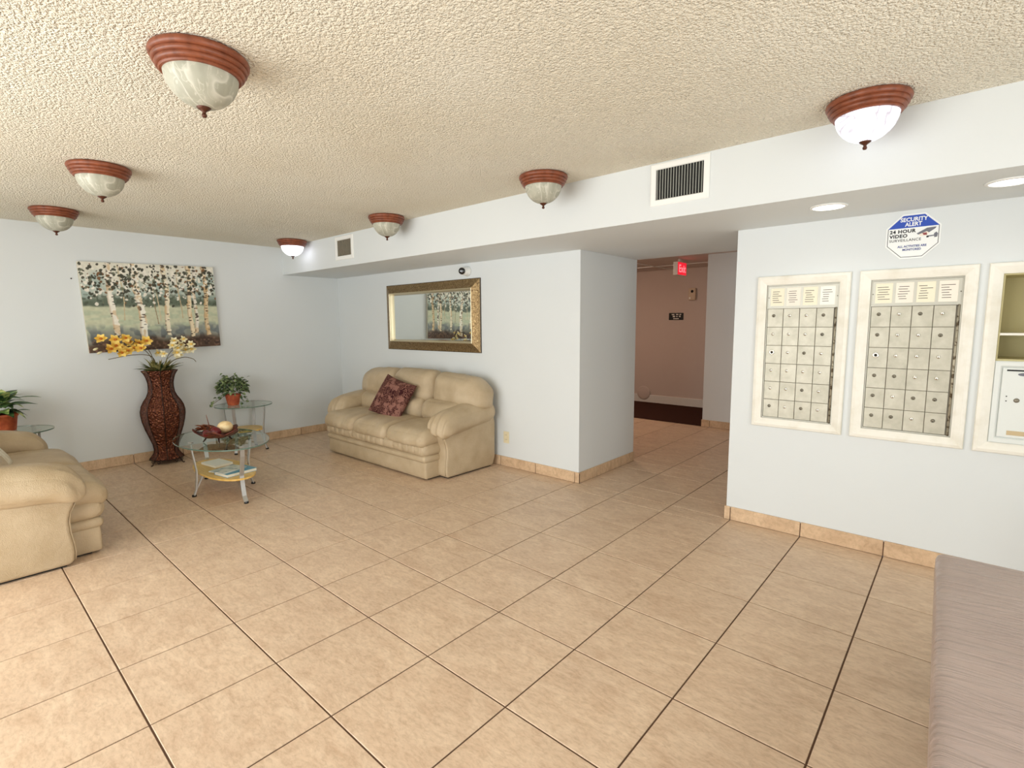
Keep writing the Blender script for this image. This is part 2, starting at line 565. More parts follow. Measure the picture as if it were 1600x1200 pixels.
def ellipse_slab(bm, a, b_, z0, z1, n=64, mi_edge=1, pw=2.0):
    def pt(i):
        t = 2 * PI * i / n
        c, s = math.cos(t), math.sin(t)
        e = 2.0 / pw
        return (a * math.copysign(abs(c) ** e, c), b_ * math.copysign(abs(s) ** e, s))
    lo = [bm.verts.new((*pt(i), z0)) for i in range(n)]
    hi = [bm.verts.new((*pt(i), z1)) for i in range(n)]
    bm.faces.new(lo[::-1])
    bm.faces.new(hi)
    for i in range(n):
        f = bm.faces.new((lo[i], lo[(i + 1) % n], hi[(i + 1) % n], hi[i]))
        f.material_index = mi_edge


def puff(bm, sx, sy, sz, r, n=(14, 10, 8), bulge=(0.0, 0.0, 0.0), warp=None, amp=0.0, freq=9.0, seed=0.0):
    """soft padded block centred on the origin"""
    hx, hy, hz = sx / 2, sy / 2, sz / 2
    r = min(r, hx * 0.999, hy * 0.999, hz * 0.999)
    h = (hx, hy, hz)
    start = len(bm.verts)
    cache = {}

    def ease(t):
        return math.sin(t * PI / 2)

    def vert(q):
        key = (round(q[0], 5), round(q[1], 5), round(q[2], 5))
        if key in cache:
            return cache[key]
        p = [q[i] * h[i] for i in range(3)]
        inner = [max(-(h[i] - r), min(h[i] - r, p[i])) for i in range(3)]
        d = Vector([p[i] - inner[i] for i in range(3)])
        if d.length > 1e-9:
            P = Vector(inner) + d.normalized() * r
        else:
            P = Vector(p)
        bu = Vector((0, 0, 0))
        for i in range(3):
            j, k = (i + 1) % 3, (i + 2) % 3
            w = (1 - (p[j] / h[j]) ** 2) * (1 - (p[k] / h[k]) ** 2)
            bu[i] = bulge[i] * w * (p[i] / h[i])
        P = P + bu
        if amp:
            nn = noise.noise(Vector((P.x * freq + seed, P.y * freq * 0.6, P.z * freq * 0.6)))
            n2 = noise.noise(Vector((P.x * freq * 2.7 + seed + 9, P.y * freq * 1.3, P.z * freq * 1.3)))
            dirv = Vector(p).normalized()
            P = P + dirv * amp * (nn + 0.5 * n2)
        if warp:
            P = Vector(warp(P))
        v_ = bm.verts.new(P)
        cache[key] = v_
        return v_

    for ax in range(3):
        j, k = (ax + 1) % 3, (ax + 2) % 3
        for s in (-1, 1):
            gr = []
            for a in range(n[j] + 1):
                row = []
                for c in range(n[k] + 1):
                    q = [0, 0, 0]
                    q[ax] = s
                    q[j] = ease(-1 + 2 * a / n[j])
                    q[k] = ease(-1 + 2 * c / n[k])
                    row.append(vert(q))
                gr.append(row)
            for a in range(n[j]):
                for c in range(n[k]):
                    f4 = (gr[a][c], gr[a + 1][c], gr[a + 1][c + 1], gr[a][c + 1])
                    if s < 0:
                        f4 = f4[::-1]
                    try:
                        bm.faces.new(f4)
                    except ValueError:
                        pass


def move_since(bm, start, mtx):
    bm.verts.ensure_lookup_table()
    for v_ in bm.verts[start:]:
        v_.co = mtx @ v_.co


FONTCURVE = None


def text(body, size, material, parent, loc, rot=(PI / 2, 0, 0), bold=0.0, sx=1.0, align='CENTER', name='lettering', spacing=1.0, depth=0.0004, shear=0.0, width=None):
    cu = bpy.data.curves.new('lettering_curve', 'FONT')
    cu.body = body
    cu.size = size
    cu.align_x = align
    cu.align_y = 'CENTER'
    cu.offset = bold
    cu.extrude = depth
    cu.space_character = spacing
    cu.shear = shear
    cu.resolution_u = 3
    to = bpy.data.objects.new('tmp_text', cu)
    COL.objects.link(to)
    dg = bpy.context.evaluated_depsgraph_get()
    dg.update()
    me = bpy.data.meshes.new_from_object(to.evaluated_get(dg))
    bpy.data.objects.remove(to)
    me.materials.clear()
    me.materials.append(material)
    o = bpy.data.objects.new(name, me)
    COL.objects.link(o)
    o.parent = parent
    o.location = loc
    o.rotation_euler = rot
    if width:
        xs_ = [v__.co.x for v__ in me.vertices]
        sx = width / (max(xs_) - min(xs_))
    o.scale = (sx, 1, 1)
    return o


def struct(name, bm, material, label=None, cat=None, **kw):
    o = obj(name, bm, material, **kw)
    o['kind'] = 'structure'
    if label: o['label'] = label
    return o


# ------------------------------------------------------------------ the room shell
T = 0.3   # wall thickness in tiles
bm = BM(); boxU(bm, XL - T, XL, YF - T, YW + 2.5, 0, ZC); struct('wall_left', bm, WALL)
bm = BM(); boxU(bm, XL, XP0, YW, YP, 0, ZS); struct('wall_back', bm, WALL)
bm = BM()
boxU(bm, XR, XR + T, YF - T, VY0, 0, ZC)
boxU(bm, XR, XR + T, VY1, YP, 0, ZC)
boxU(bm, XR, XR + T, VY0, VY1, VZ1, ZC)
struct('wall_right', bm, WALL)
bm = BM()
yw = np.linspace(VY0 + 0.06, VY1 - 0.06, 5)
for y in yw:
    boxU(bm, XR + 0.06, XR + 0.22, y - 0.06, y + 0.06, 0.12, VZ1 - 0.12)
boxU(bm, XR + 0.06, XR + 0.22, VY0, VY1, 0, 0.12)
boxU(bm, XR + 0.06, XR + 0.22, VY0, VY1, VZ1 - 0.12, VZ1)
wr_ = struct('added_window', bm, SILVER)  # unseen window, put in so the side fill can enter
for i in range(4):
    bm = BM(); boxU(bm, XR + 0.13, XR + 0.15, yw[i] + 0.06, yw[i + 1] - 0.06, 0.12, VZ1 - 0.12)
    obj('pane', bm, WINGLASS, wr_)
# mailbox wall, built around the three openings of the mailbox banks
BANKS = [(5.255, 6.427), (6.522, 7.700), (7.780, 8.955)]
BZ0, BZ1, BW = 1.585, 3.805, 0.127
bm = BM()
boxU(bm, XP1, XR, YW, YW + T, 0, BZ0 + BW)
boxU(bm, XP1, XR, YW, YW + T, BZ1 - BW, ZS)
xs = [XP1]
for a, b_ in BANKS:
    xs += [a + BW, b_ - BW]
xs.append(XR)
for i in range(0, len(xs), 2):
    boxU(bm, xs[i], xs[i + 1], YW, YW + T, BZ0 + BW, BZ1 - BW)
boxU(bm, XP1, XP1 + T, YW + T, YH0, 0, ZS)
boxU(bm, XP1 + T, XR, YW + 1.2, YW + 1.2 + T, 0, ZS)
struct('wall_mailbox', bm, WALL)
# front wall with the glazed opening
bm = BM()
boxU(bm, XL, WX0, YF - T, YF, 0, ZC)
boxU(bm, WX1, XR, YF - T, YF, 0, ZC)
boxU(bm, WX0, WX1, YF - T, YF, WZ1, ZC)
struct('wall_front', bm, WALL)
bm = BM()
for x in np.linspace(WX0 + 0.06, WX1 - 0.06, 8):
    boxU(bm, x - 0.06, x + 0.06, YF - 0.22, YF - 0.06, 0.12, WZ1 - 0.12)
boxU(bm, WX0, WX1, YF - 0.22, YF - 0.06, 0, 0.12)
boxU(bm, WX0, WX1, YF - 0.22, YF - 0.06, WZ1 - 0.12, WZ1)
wf = struct('window_1', bm, SILVER)
bm = BM()
xw = np.linspace(WX0 + 0.06, WX1 - 0.06, 8)
for i in range(7):
    bm = BM(); boxU(bm, xw[i] + 0.06, xw[i + 1] - 0.06, YF - 0.15, YF - 0.13, 0.12, WZ1 - 0.12)
    obj('pane', bm, WINGLASS, wf)
bm = BM(); boxU(bm, -14, 24, -30, YF - T, -0.3, -0.06); boxU(bm, XR + T, 24, YF - T, 20, -0.3, -0.06); struct('ground_outside', bm, CONC)

bm = BM(); boxU(bm, XL - T, XR + T, YF - T, YS, ZC, ZC + 0.25); struct('ceiling', bm, CEIL)
bm = BM(); boxU(bm, XL, XR, YS, YP + 0.02, ZS, ZC + 0.25); struct('ceiling_soffit', bm, WALL)
# hall beyond the passage
bm = BM(); boxU(bm, -6.0, XP1 + T, YP + 0.02, YH1 + T, ZH, ZH + 0.25); struct('ceiling_hall', bm, HALLW)
bm = BM(); boxU(bm, -6.0, 1.775, YH1, YH1 + T, 0, ZH); struct('wall_hall_end', bm, HALLW)
bm = BM(); boxU(bm, 1.775, XP1 + T, YH0, YH1 + T, 0, ZH); struct('wall_hall_right', bm, WALL)
bm = BM(); boxU(bm, -6.0 - T, -6.0, YP, YH1 + T, 0, ZH + .25); struct('wall_hall_left', bm, HALLW)
bm = BM(); boxU(bm, -6.0, 1.775, YH0 + 0.02, YH1, -0.04, 0.02); struct('floor_carpet', bm, CARPET)
bm = BM(); boxU(bm, -0.84, -0.78, YP + 0.02, YH1, ZH - 0.02, ZH)
boxU(bm, -6.0, 1.775, 16.3, 16.36, ZH - 0.02, ZH)
struct('trim_1', bm, WHITE)
bm = BM(); boxU(bm, -6.0, 1.775, YH1 - 0.04, YH1, 0.02, 0.32); struct('baseboard_hall_end', bm, WHITE, bevel=0.004)

# floor: grout bed with single tiles
bm = BM()
boxU(bm, XL, XR, YF, YW, -0.06, -0.008)
boxU(bm, XP0, XP1, YW, YP, -0.06, -0.008)
boxU(bm, -6.0, XP1, YP, YH0, -0.06, -0.008)
floor = struct('floor', bm, GROUT)


def tile_mesh(w, d):
    bm = BM()
    g, e, z0, z1 = 0.0033, 0.0018, -0.010, 0.0
    lo = [(-w / 2 + g, -d / 2 + g), (w / 2 - g, -d / 2 + g), (w / 2 - g, d / 2 - g), (-w / 2 + g, d / 2 - g)]
    L0 = [bm.verts.new((x, y, z0)) for x, y in lo]
    L1 = [bm.verts.new((x, y, z1 - e)) for x, y in lo]
    L2 = [bm.verts.new((x - math.copysign(e, x), y - math.copysign(e, y), z1)) for x, y in lo]
    for A, B in ((L0, L1), (L1, L2)):
        for k in range(4):
            bm.faces.new((A[k], A[(k + 1) % 4], B[(k + 1) % 4], B[k]))
    bm.faces.new(L2)
    me = bpy.data.meshes.new('tile')
    bm.to_mesh(me); bm.free()
    me.materials.append(TILE)
    return me


FULL = tile_mesh(U, U)
for (rx0, rx1, ry0, ry1) in ((XL, XR, YF, YW), (XP0, XP1, YW, YP), (-2.0, XP1, YP, YH0)):
    for i in range(math.floor(rx0), math.ceil(rx1)):
        for j in range(math.floor(ry0), math.ceil(ry1)):
            a0, a1, b0, b1 = max(i, rx0), min(i + 1, rx1), max(j, ry0), min(j + 1, ry1)
            if a1 - a0 < 0.03 or b1 - b0 < 0.03:
                continue
            full = a1 - a0 > 0.999 and b1 - b0 > 0.999
            me = FULL if full else tile_mesh((a1 - a0) * U, (b1 - b0) * U)
            o = bpy.data.objects.new('tile', me)
            COL.objects.link(o)
            o.parent = floor
            o.location = ((a0 + a1) / 2 * U, (b0 + b1) / 2 * U, random.uniform(-0.0006, 0.0))


# tiled baseboards, one object per piece
def baseboard(name, axis, fixed, a, b_, side):
    """axis 'x' or 'y'; pieces split at whole tile lines; side = direction the face looks"""
    root = None
    s = math.floor(a)
    h, t = 0.215, 0.026
    k = s
    while k < b_:
        p0, p1 = max(a, k), min(b_, k + 1)
        k += 1
        if p1 - p0 < 0.04:
            continue
        bm = BM()
        g = 0.006
        if axis == 'x':
            y0, y1 = sorted((fixed, fixed + side * t))
            boxU(bm, p0 + g, p1 - g, y0, y1, 0.004, h)
        else:
            x0, x1 = sorted((fixed, fixed + side * t))
            boxU(bm, x0, x1, p0 + g, p1 - g, 0.004, h)
        if root is None:
            bb = BM()
            t2 = t * 0.75
            if axis == 'x':
                y0, y1 = sorted((fixed, fixed + side * t2))
                boxU(bb, a, b_, y0, y1, 0, h - 0.02)
            else:
                x0, x1 = sorted((fixed, fixed + side * t2))
                boxU(bb, x0, x1, a, b_, 0, h - 0.02)
            root = struct(name, bb, GROUT)
        obj('tile', bm, BASET, root, bevel=0.0015, bseg=1)


baseboard('baseboard_left', 'y', XL, YF, YW - 0.03, 1)
baseboard('baseboard_back', 'x', YW, XL, XP0 + 0.026, -1)
baseboard('baseboard_passage', 'y', XP0, YW, YP, 1)
baseboard('baseboard_mailbox', 'x', YW, XP1 - 0.03, XR, -1)
baseboard('baseboard_passage_right', 'y', XP1, YW, YH0, -1)
baseboard('baseboard_hall', 'x', YH0, 1.75, XP1, -1)


# ------------------------------------------------------------------ ceiling lamps
def ceiling_lamp(x, y, glass, label):
    t = thing('ceiling_lamp', label, 'ceiling lamp', (x * U, y * U, ZC * U), 0, 'flush bowl ceiling lamps')
    k = U
    bm = BM()
    prof = [(0.20, 0), (0.325, 0), (0.343, -0.010), (0.350, -0.030), (0.346, -0.050), (0.334, -0.060), (0.325, -0.061), (0.331, -0.072), (0.329, -0.088), (0.318, -0.098), (0.308, -0.099),
            (0.312, -0.110), (0.309, -0.124), (0.297, -0.134), (0.286, -0.135), (0.288, -0.146), (0.280, -0.156), (0.262, -0.156), (0.250, -0.10)]
    lathe(bm, [(r * k, z * k) for r, z in prof], 56)
    rg = obj('wooden_ring', bm, RING, t, True)
    rg.modifiers.new('edges', 'EDGE_SPLIT').split_angle = math.radians(42)
    bm = BM()
    prof = [(0.262, -0.135), (0.262, -0.155), (0.258, -0.185), (0.246, -0.225), (0.224, -0.268), (0.192, -0.308), (0.150, -0.344), (0.10, -0.370), (0.05, -0.384), (0.0, -0.388)]
    lathe(bm, [(r * k, z * k) for r, z in prof], 48)
    obj('glass_bowl', bm, glass, t, True)
    bm = BM()
    prof = [(0.0, -0.372), (0.052, -0.376), (0.052, -0.386), (0.036, -0.400), (0.017, -0.412), (0.012, -0.424), (0.018, -0.434), (0.020, -0.444), (0.014, -0.456), (0.0, -0.460)]
    lathe(bm, [(r * k, z * k) for r, z in prof], 20)
    obj('finial', bm, BRONZE, t, True)
    return t


ceiling_lamp(2.975, 0.735, ALAB, 'unlit wood-ringed bowl lamp with swirled glass, farthest from the painting wall in its row')
ceiling_lamp(-1.12, 0.82, ALAB, 'unlit wood-ringed bowl lamp, middle of the row away from the soffit')
ceiling_lamp(-4.83, 0.82, ALAB, 'unlit wood-ringed bowl lamp away from the soffit, closest to the painting wall')
ceiling_lamp(-5.157, 5.34, ALAB_ON2, 'brightly lit bowl lamp in the corner between soffit and painting wall')
ceiling_lamp(-1.05, 5.27, ALAB, 'unlit bowl lamp in front of the soffit, next to the brown-slatted air vent')
ceiling_lamp(2.92, 5.17, ALAB, 'unlit bowl lamp in front of the soffit, beside the passage opening')
ceiling_lamp(6.77, 5.28, ALAB_ON, 'lit bowl lamp with veined glass in front of the soffit above the mailboxes')


def downlight(x, y, label):
    t = thing('recessed_downlight', label, 'downlight', (x * U, y * U, ZS * U), 0, 'round downlights in the soffit')
    bm = BM()
    lathe(bm, [(0.175 * U, 0), (0.20 * U, 0), (0.20 * U, -0.010 * U), (0.17 * U, -0.018 * U), (0.165 * U, -0.004 * U)], 40)
    obj('trim_ring', bm, WHITE, t, True)
    bm = BM()
    lathe(bm, [(0.0, -0.012 * U), (0.167 * U, -0.012 * U)], 40)
    bmesh.ops.recalc_face_normals(bm, faces=bm.faces)
    obj('lens', bm, LED, t, True)
    d = bpy.data.lights.new('downlight_beam', 'SPOT')
    d.energy, d.spot_size, d.spot_blend, d.shadow_soft_size, d.color = 3, math.radians(150), 0.6, 0.06, (1, 0.98, 0.95)
    o = bpy.data.objects.new('downlight_beam', d)
    COL.objects.link(o)
    o.location = (x * U, y * U, (ZS - 0.03) * U)


downlight(6.28, 6.43, 'round white downlight in the soffit above the first mailbox bank')
downlight(7.86, 6.39, 'round white downlight in the soffit above the open pigeonholes')


# ------------------------------------------------------------------ air vents on the soffit face
def vent(x0, x1, z0, z1, border, nsl, slat_mat, back_mat, label, tilt):
    t = thing('air_vent', label, 'air vent', (x0 * U, YS * U, z0 * U), 0)
    w, h = (x1 - x0) * U, (z1 - z0) * U
    bw = border * U
    bm = BM()
    frame(bm, 0, w, 0, h, [(0, 0), (0, 0.006), (0.006, 0.010), (bw - 0.004, 0.010), (bw, 0.004), (bw, 0.0005)])
    obj('vent_frame', bm, WHITE, t)
    bm = BM()
    box(bm, bw * 0.9, w - bw * 0.9, -0.0012, -0.0002, bw * 0.9, h - bw * 0.9)
    obj('dark_back', bm, back_mat, t)  # flat sheet; its dark colour stands in for shade behind the slats
    iw = w - 2 * bw
    for i in range(nsl):
        bm = BM()
        box(bm, -0.0012, 0.0012, -0.007, 0.0, bw + 0.001, h - bw - 0.001)
        p = iw / nsl
        move_since(bm, 0, Matrix.Translation((bw + (i + 0.5) * p, -0.0035, 0)) @ Matrix.Rotation(tilt, 4, 'Z') @ Matrix.Scale(p / 0.0185 * 1.0, 4, (1, 0, 0)) @ Matrix.Translation((0, 0.0035, 0)))
        obj('slat', bm, slat_mat, t)
    return t


vent(4.31, 5.10, 4.695, 5.235, 0.078, 17, SLATG, DARK, 'white louvred air vent with dark gaps on the soffit above the passage', 0.25)
vent(-3.80, -3.02, 4.67, 5.21, 0.09, 11, SLATT, TAUPE, 'white air vent with dusty brown slats on the soffit next to the lit corner lamp', 0.6)

# ------------------------------------------------------------------ painting on the left wall
def paint_canvas():
    rng = np.random.RandomState(3)
    W_, H_ = 330, 232
    u, v_ = np.meshgrid(np.linspace(0, 1, W_), np.linspace(0, 1, H_))   # v_ = 0 top
    def sm(a, b_, x):
        t = np.clip((x - a) / (b_ - a), 0, 1)
        return t * t * (3 - 2 * t)
    def vnoise(fx, fy, seed):
        r = np.random.RandomState(seed).rand(int(fy) + 3, int(fx) + 3)
        x, y = u * fx, v_ * fy
        i, j = x.astype(int), y.astype(int)
        fx_, fy_ = x - i, y - j
        fx_, fy_ = fx_ * fx_ * (3 - 2 * fx_), fy_ * fy_ * (3 - 2 * fy_)
        return (r[j, i] * (1 - fx_) + r[j, i + 1] * fx_) * (1 - fy_) + (r[j + 1, i] * (1 - fx_) + r[j + 1, i + 1] * fx_) * fy_
    n1, n2, n3, n4 = vnoise(9, 7, 1), vnoise(26, 20, 2), vnoise(60, 45, 4), vnoise(14, 40, 5)
    c3 = lambda r, g, b_: np.array([r, g, b_], float)
    img = np.zeros((H_, W_, 3))
    def put(mask, col):
        nonlocal img
        img = img * (1 - mask[..., None]) + col * mask[..., None]
    img[:] = c3(222, 218, 202)
    put(sm(0.10, 0.26, v_ + 0.2 * (n1 - 0.5)) * 0.9, c3(160, 178, 170))
    put(sm(0.42, 0.62, n2) * sm(0.05, 0.2, v_) * (1 - sm(0.4, 0.5, v_)) * 0.6, c3(206, 208, 194))
    put(sm(0.34, 0.44, v_ + 0.06 * (n2 - 0.5)), c3(98, 108, 92))
    put(sm(0.50, 0.70, n3) * sm(0.3, 0.4, v_) * 0.6, c3(60, 68, 54))
    put(sm(0.47, 0.505, v_ + 0.03 * (n2 - 0.5)), c3(196, 198, 170))
    put(sm(0.45, 0.7, n4) * sm(0.5, 0.55, v_) * 0.5, c3(168, 182, 156))
    put(sm(0.70, 0.80, v_ + 0.12 * (n1 - 0.5)), c3(142, 146, 136))
    put(sm(0.5, 0.66, n2) * sm(0.66, 0.78, v_) * 0.7, c3(104, 112, 116))
    put(sm(0.84, 0.93, v_ + 0.10 * (n1 - 0.5)), c3(92, 72, 58))
    put(sm(0.5, 0.7, n2) * sm(0.8, 0.9, v_) * 0.6, c3(60, 46, 40))
    put(sm(0.6, 0.75, n3) * sm(0.82, 0.9, v_) * 0.5, c3(150, 112, 92))
    # trunks: u at top, u at bottom, width, v end, colour, edge
    for (a, b_, w, v0, v1, col, dk) in ((0.27, 0.275, 0.008, 0.02, 0.66, c3(196, 180, 146), .4), (0.50, 0.505, 0.007, 0.2, 0.69, c3(150, 130, 100), .4), (0.53, 0.52, 0.007, 0.3, 0.66, c3(206, 190, 156), .3),
                                        (0.695, 0.70, 0.009, 0.05, 0.64, c3(190, 172, 138), .4),
                                        (0.19, 0.20, 0.042, 0, 0.84, c3(238, 232, 218), .5), (0.375, 0.40, 0.050, 0, 0.95, c3(240, 236, 222), .5), (0.595, 0.585, 0.036, 0, 0.84, c3(232, 222, 196), .6),
                                        (0.785, 0.765, 0.036, 0, 0.86, c3(228, 212, 180), .6), (0.835, 0.80, 0.028, 0, 0.83, c3(226, 220, 206), .5), (0.915, 0.905, 0.036, 0, 0.86, c3(214, 192, 154), .7)):
        cx = a + (b_ - a) * v_ + 0.008 * np.sin(v_ * 9 + a * 40)
        d = (u - cx) / w
        m_ = (np.abs(d) < 0.5 + 0.25 * (n3 - 0.5)) * (v_ >= v0) * (v_ <= v1 + 0.03 * (n2 - .5))
        put(m_.astype(float), col)
        if w > 0.02:
            put(m_ * sm(0.12, 0.5, -d) * 0.75 * dk, c3(140, 112, 78))
            put(m_ * sm(0.68, 0.78, vnoise(34, 60, int(a * 1000))) * 0.85, c3(66, 54, 44))
            put(m_ * sm(0.60, 0.75, vnoise(40, 18, int(a * 900))) * 0.5, c3(196, 160, 110))
    # leaves: dark dabs in the crown zone, pale ones too
    for k in range(620):
        cu, cv = rng.rand(), abs(rng.normal(0.20, 0.115))
        if cv > 0.52: continue
        r_, asp, an = rng.uniform(0.006, 0.016), rng.uniform(0.5, 1.0), rng.rand() * 3.1
        dx, dy = (u - cu), (v_ - cv) * 0.72
        e = ((dx * math.cos(an) + dy * math.sin(an)) / r_) ** 2 + ((-dx * math.sin(an) + dy * math.cos(an)) / (r_ * asp)) ** 2
        q = rng.rand()
        col = c3(64, 64, 52) if q < 0.42 else (c3(236, 230, 216) if q < 0.76 else (c3(112, 116, 96) if q < 0.9 else c3(120, 86, 56)))
        put((e < 1).astype(float) * 0.92, col)
    img += (n3[..., None] - 0.5) * 14
    return u, v_, np.clip(img, 0, 255)


def linarr(c):
    c = c / 255.0
    return np.where(c <= 0.04045, c / 12.92, ((c + 0.055) / 1.055) ** 2.4)


u, v_, img = paint_canvas()
PW, PH, PD = 2.62 * U, 1.945 * U, 0.036
H_, W_ = u.shape
# local frame: x along +Y world (left to right), z up, face towards +X
verts = np.stack([np.full(u.size, PD), ((u - 0.5) * PW).ravel(), ((0.5 - v_) * PH).ravel()], 1)
idx = np.arange(u.size).reshape(H_, W_)
faces = np.stack([idx[1:, :-1].ravel(), idx[1:, 1:].ravel(), idx[:-1, 1:].ravel(), idx[:-1, :-1].ravel()], 1)
me = bpy.data.meshes.new('printed_face')
me.from_pydata(verts.tolist(), [], faces.tolist())
ca = me.color_attributes.new('print', 'FLOAT_COLOR', 'POINT')
ca.data.foreach_set('color', np.concatenate([linarr(img.reshape(-1, 3)), np.ones((u.size, 1))], 1).astype(np.float32).ravel())
PRINT = mat('canvas_print', (0.8, 0.8, 0.8, 1), 0.55, spec=0.3)
nt, N, L, b = nodes(PRINT)
at = nt.nodes.new('ShaderNodeAttribute'); at.attribute_name = 'print'
L.new(at.outputs['Color'], b.inputs['Base Color'])
nn = tex_noise(nt, objcoord(nt), 400, 2)
bump(nt, nn.outputs[0], 0.2, 0.001, b)
me.materials.append(PRINT)
pt_ = thing('canvas_painting', 'wide unframed canvas painting of birch trunks hung slightly crooked on the wall', 'painting', ((XL + 0.005) * U, 2.665 * U, 3.585 * U))
pt_.rotation_euler = (math.radians(1.6), 0, 0)
o = bpy.data.objects.new('printed_face', me); COL.objects.link(o); o.parent = pt_; o.location = (0.0005, 0, 0)
CANV = mat('canvas_edge', srgb(222, 214, 196), 0.8)
bm = BM(); box(bm, 0, PD, -PW / 2, PW / 2, -PH / 2, PH / 2)
obj('stretched_canvas', bm, CANV, pt_, bevel=0.002)
bm = BM(); lathe(bm, [(0.0, 0.012), (0.006, 0.010), (0.006, 0.0)], 10)
nail = obj('wall_nail', bm, IRON, None, loc=(XL * U, 1.22 * U, 4.16 * U), rot=(0, PI / 2, 0))
tag(nail, 'small dark nail in the wall beside the birch painting', 'nail')

# ------------------------------------------------------------------ mirror
mt = thing('wall_mirror', 'rectangular mirror in a wide textured gold-brown frame above the sofa', 'mirror', (-4.11 * U, YW * U, 2.49 * U))
mw, mh, fw = 3.54 * U, 1.68 * U, 0.235 * U
bm = BM()
frame(bm, 0, mw, 0, mh, [(0, 0), (0, 0.012), (0.005, 0.015)], 1)
frame(bm, 0, mw, 0, mh, [(0.005, 0.015), (fw * 0.3, 0.022), (fw * 0.6, 0.034), (fw * 0.90, 0.050)], 0)
frame(bm, 0, mw, 0, mh, [(fw * 0.90, 0.050), (fw * 0.94, 0.053), (fw * 0.97, 0.050), (fw * 0.985, 0.009)], 2)
CHAMP = mat('champagne_lip', srgb(214, 202, 170), 0.35, 0.6)
obj('mirror_frame', bm, [GOLDF, FRAMED, CHAMP], mt)
bm = BM()
frame(bm, fw * 0.98, mw - fw * 0.98, fw * 0.98, mh - fw * 0.98, [(0, 0.0095), (0.022, 0.0135)])
obj('bevelled_edge', bm, BEVELG, mt)
bm = BM(); box(bm, fw + 0.02, mw - fw - 0.02, -0.0135, -0.001, fw + 0.02, mh - fw - 0.02)
obj('mirror_glass', bm, MIRROR, mt)

# ------------------------------------------------------------------ wall camera, outlet
ct = thing('security_camera', 'small white ball camera with a black lens above the mirror', 'camera', (-0.98 * U, YW * U, 4.335 * U))
bm = BM(); lathe(bm, [(0.0, 0), (0.050, 0), (0.052, 0.012), (0.046, 0.022), (0.044, 0.040), (0.040, 0.055), (0.0, 0.060)], 28)
obj('mount', bm, WHITE, ct, True, rot=(PI / 2, 0, 0))
bm = BM(); bmesh.ops.create_uvsphere(bm, u_segments=24, v_segments=16, radius=0.043)
ball = obj('camera_ball', bm, WHITE, ct, True, loc=(-0.006, -0.062, 0.0))
bm = BM(); lathe(bm, [(0.034, 0.0), (0.034, 0.020), (0.030, 0.026), (0.016, 0.030), (0.0, 0.031)], 24)
pl = obj('lens_cap', bm, LENS, ct, True, loc=(0.004, -0.085, -0.002), rot=(PI / 2 + 0.12, 0, 0.45))

ot = thing('wall_outlet', 'ivory double socket outlet on the wall beside the sofa', 'outlet', (0.162 * U, YW * U, 0.652 * U))
bm = BM(); box(bm, -0.037, 0.037, -0.006, 0, -0.06, 0.06)
obj('cover_plate', bm, IVORY, ot, bevel=0.003)
for s in (-1, 1):
    bm = BM(); lathe(bm, [(0.0, 0.009), (0.017, 0.009), (0.018, 0.005)], 20)
    so = obj('socket', bm, IVORY, ot, loc=(0, 0, s * 0.024), rot=(PI / 2, 0, 0))
    for q in (-1, 1):
        bm = BM(); box(bm, q * 0.007 - 0.0014, q * 0.007 + 0.0014, -0.002, 0.006, 0.0085, 0.0096)
        obj('slot', bm, DARK, so)

# ------------------------------------------------------------------ security sign
sg = thing('security_sign', 'blue and white octagonal video surveillance sign above the mailboxes', 'sign', (7.04 * U, YW * U, 4.198 * U))
R8 = 0.272 * U


def octa(r, y0, y1):
    bm = BM()
    c = r * math.tan(PI / 8)
    P = [(c, r), (-c, r), (-r, c), (-r, -c), (-c, -r), (c, -r), (r, -c), (r, c)]
    A = [bm.verts.new((x, y0, z)) for x, z in P]
    B = [bm.verts.new((x, y1, z)) for x, z in P]
    bm.faces.new(A); bm.faces.new(B[::-1])
    for i in range(8):
        bm.faces.new((A[i], A[(i + 1) % 8], B[(i + 1) % 8], B[i]))
    bmesh.ops.recalc_face_normals(bm, faces=bm.faces)
    return bm


SIGNW = mat('sign_white', srgb(240, 242, 240), 0.35)
obj('sign_plate', octa(R8, -0.003, 0), SIGNW, sg)
obj('border_line', octa(R8 * 0.935, -0.0034, -0.002), INKK, sg)
obj('white_field', octa(R8 * 0.912, -0.0038, -0.002), SIGNW, sg)
r = R8 * 0.935; c = r * math.tan(PI / 8)
bm = BM()
F = [bm.verts.new(p) for p in ((-r, -0.0042, c), (r, -0.0042, c), (c, -0.0042, r), (-c, -0.0042, r))]
bm.faces.new(F)
obj('blue_panel', bm, BLUE, sg)
W8 = 2 * R8
text('SECURITY', 0.031, SIGNW, sg, (0, -0.0046, R8 * 0.745), bold=0.0009, width=W8 * 0.50)
text('ALERT', 0.031, SIGNW, sg, (0, -0.0046, R8 * 0.53), bold=0.0009, width=W8 * 0.31)
text('24 HOUR', 0.026, INKK, sg, (-R8 * 0.86, -0.0042, R8 * 0.235), bold=0.0010, align='LEFT', spacing=1.1, width=W8 * 0.485)
text('VIDEO', 0.026, INKK, sg, (-R8 * 0.86, -0.0042, R8 * 0.03), bold=0.0010, align='LEFT', spacing=1.1, width=W8 * 0.34)
text('SURVEILLANCE', 0.0205, INK, sg, (-R8 * 0.86, -0.0042, -R8 * 0.165), bold=0.0002, align='LEFT', spacing=1.1, width=W8 * 0.585)
text('ALL ACTIVITIES ARE', 0.0165, INKB, sg, (0.0, -0.0042, -R8 * 0.45), bold=0.0005, width=W8 * 0.53)
text('MONITORED', 0.0165, INKB, sg, (0, -0.0042, -R8 * 0.60), bold=0.0005, width=W8 * 0.34)
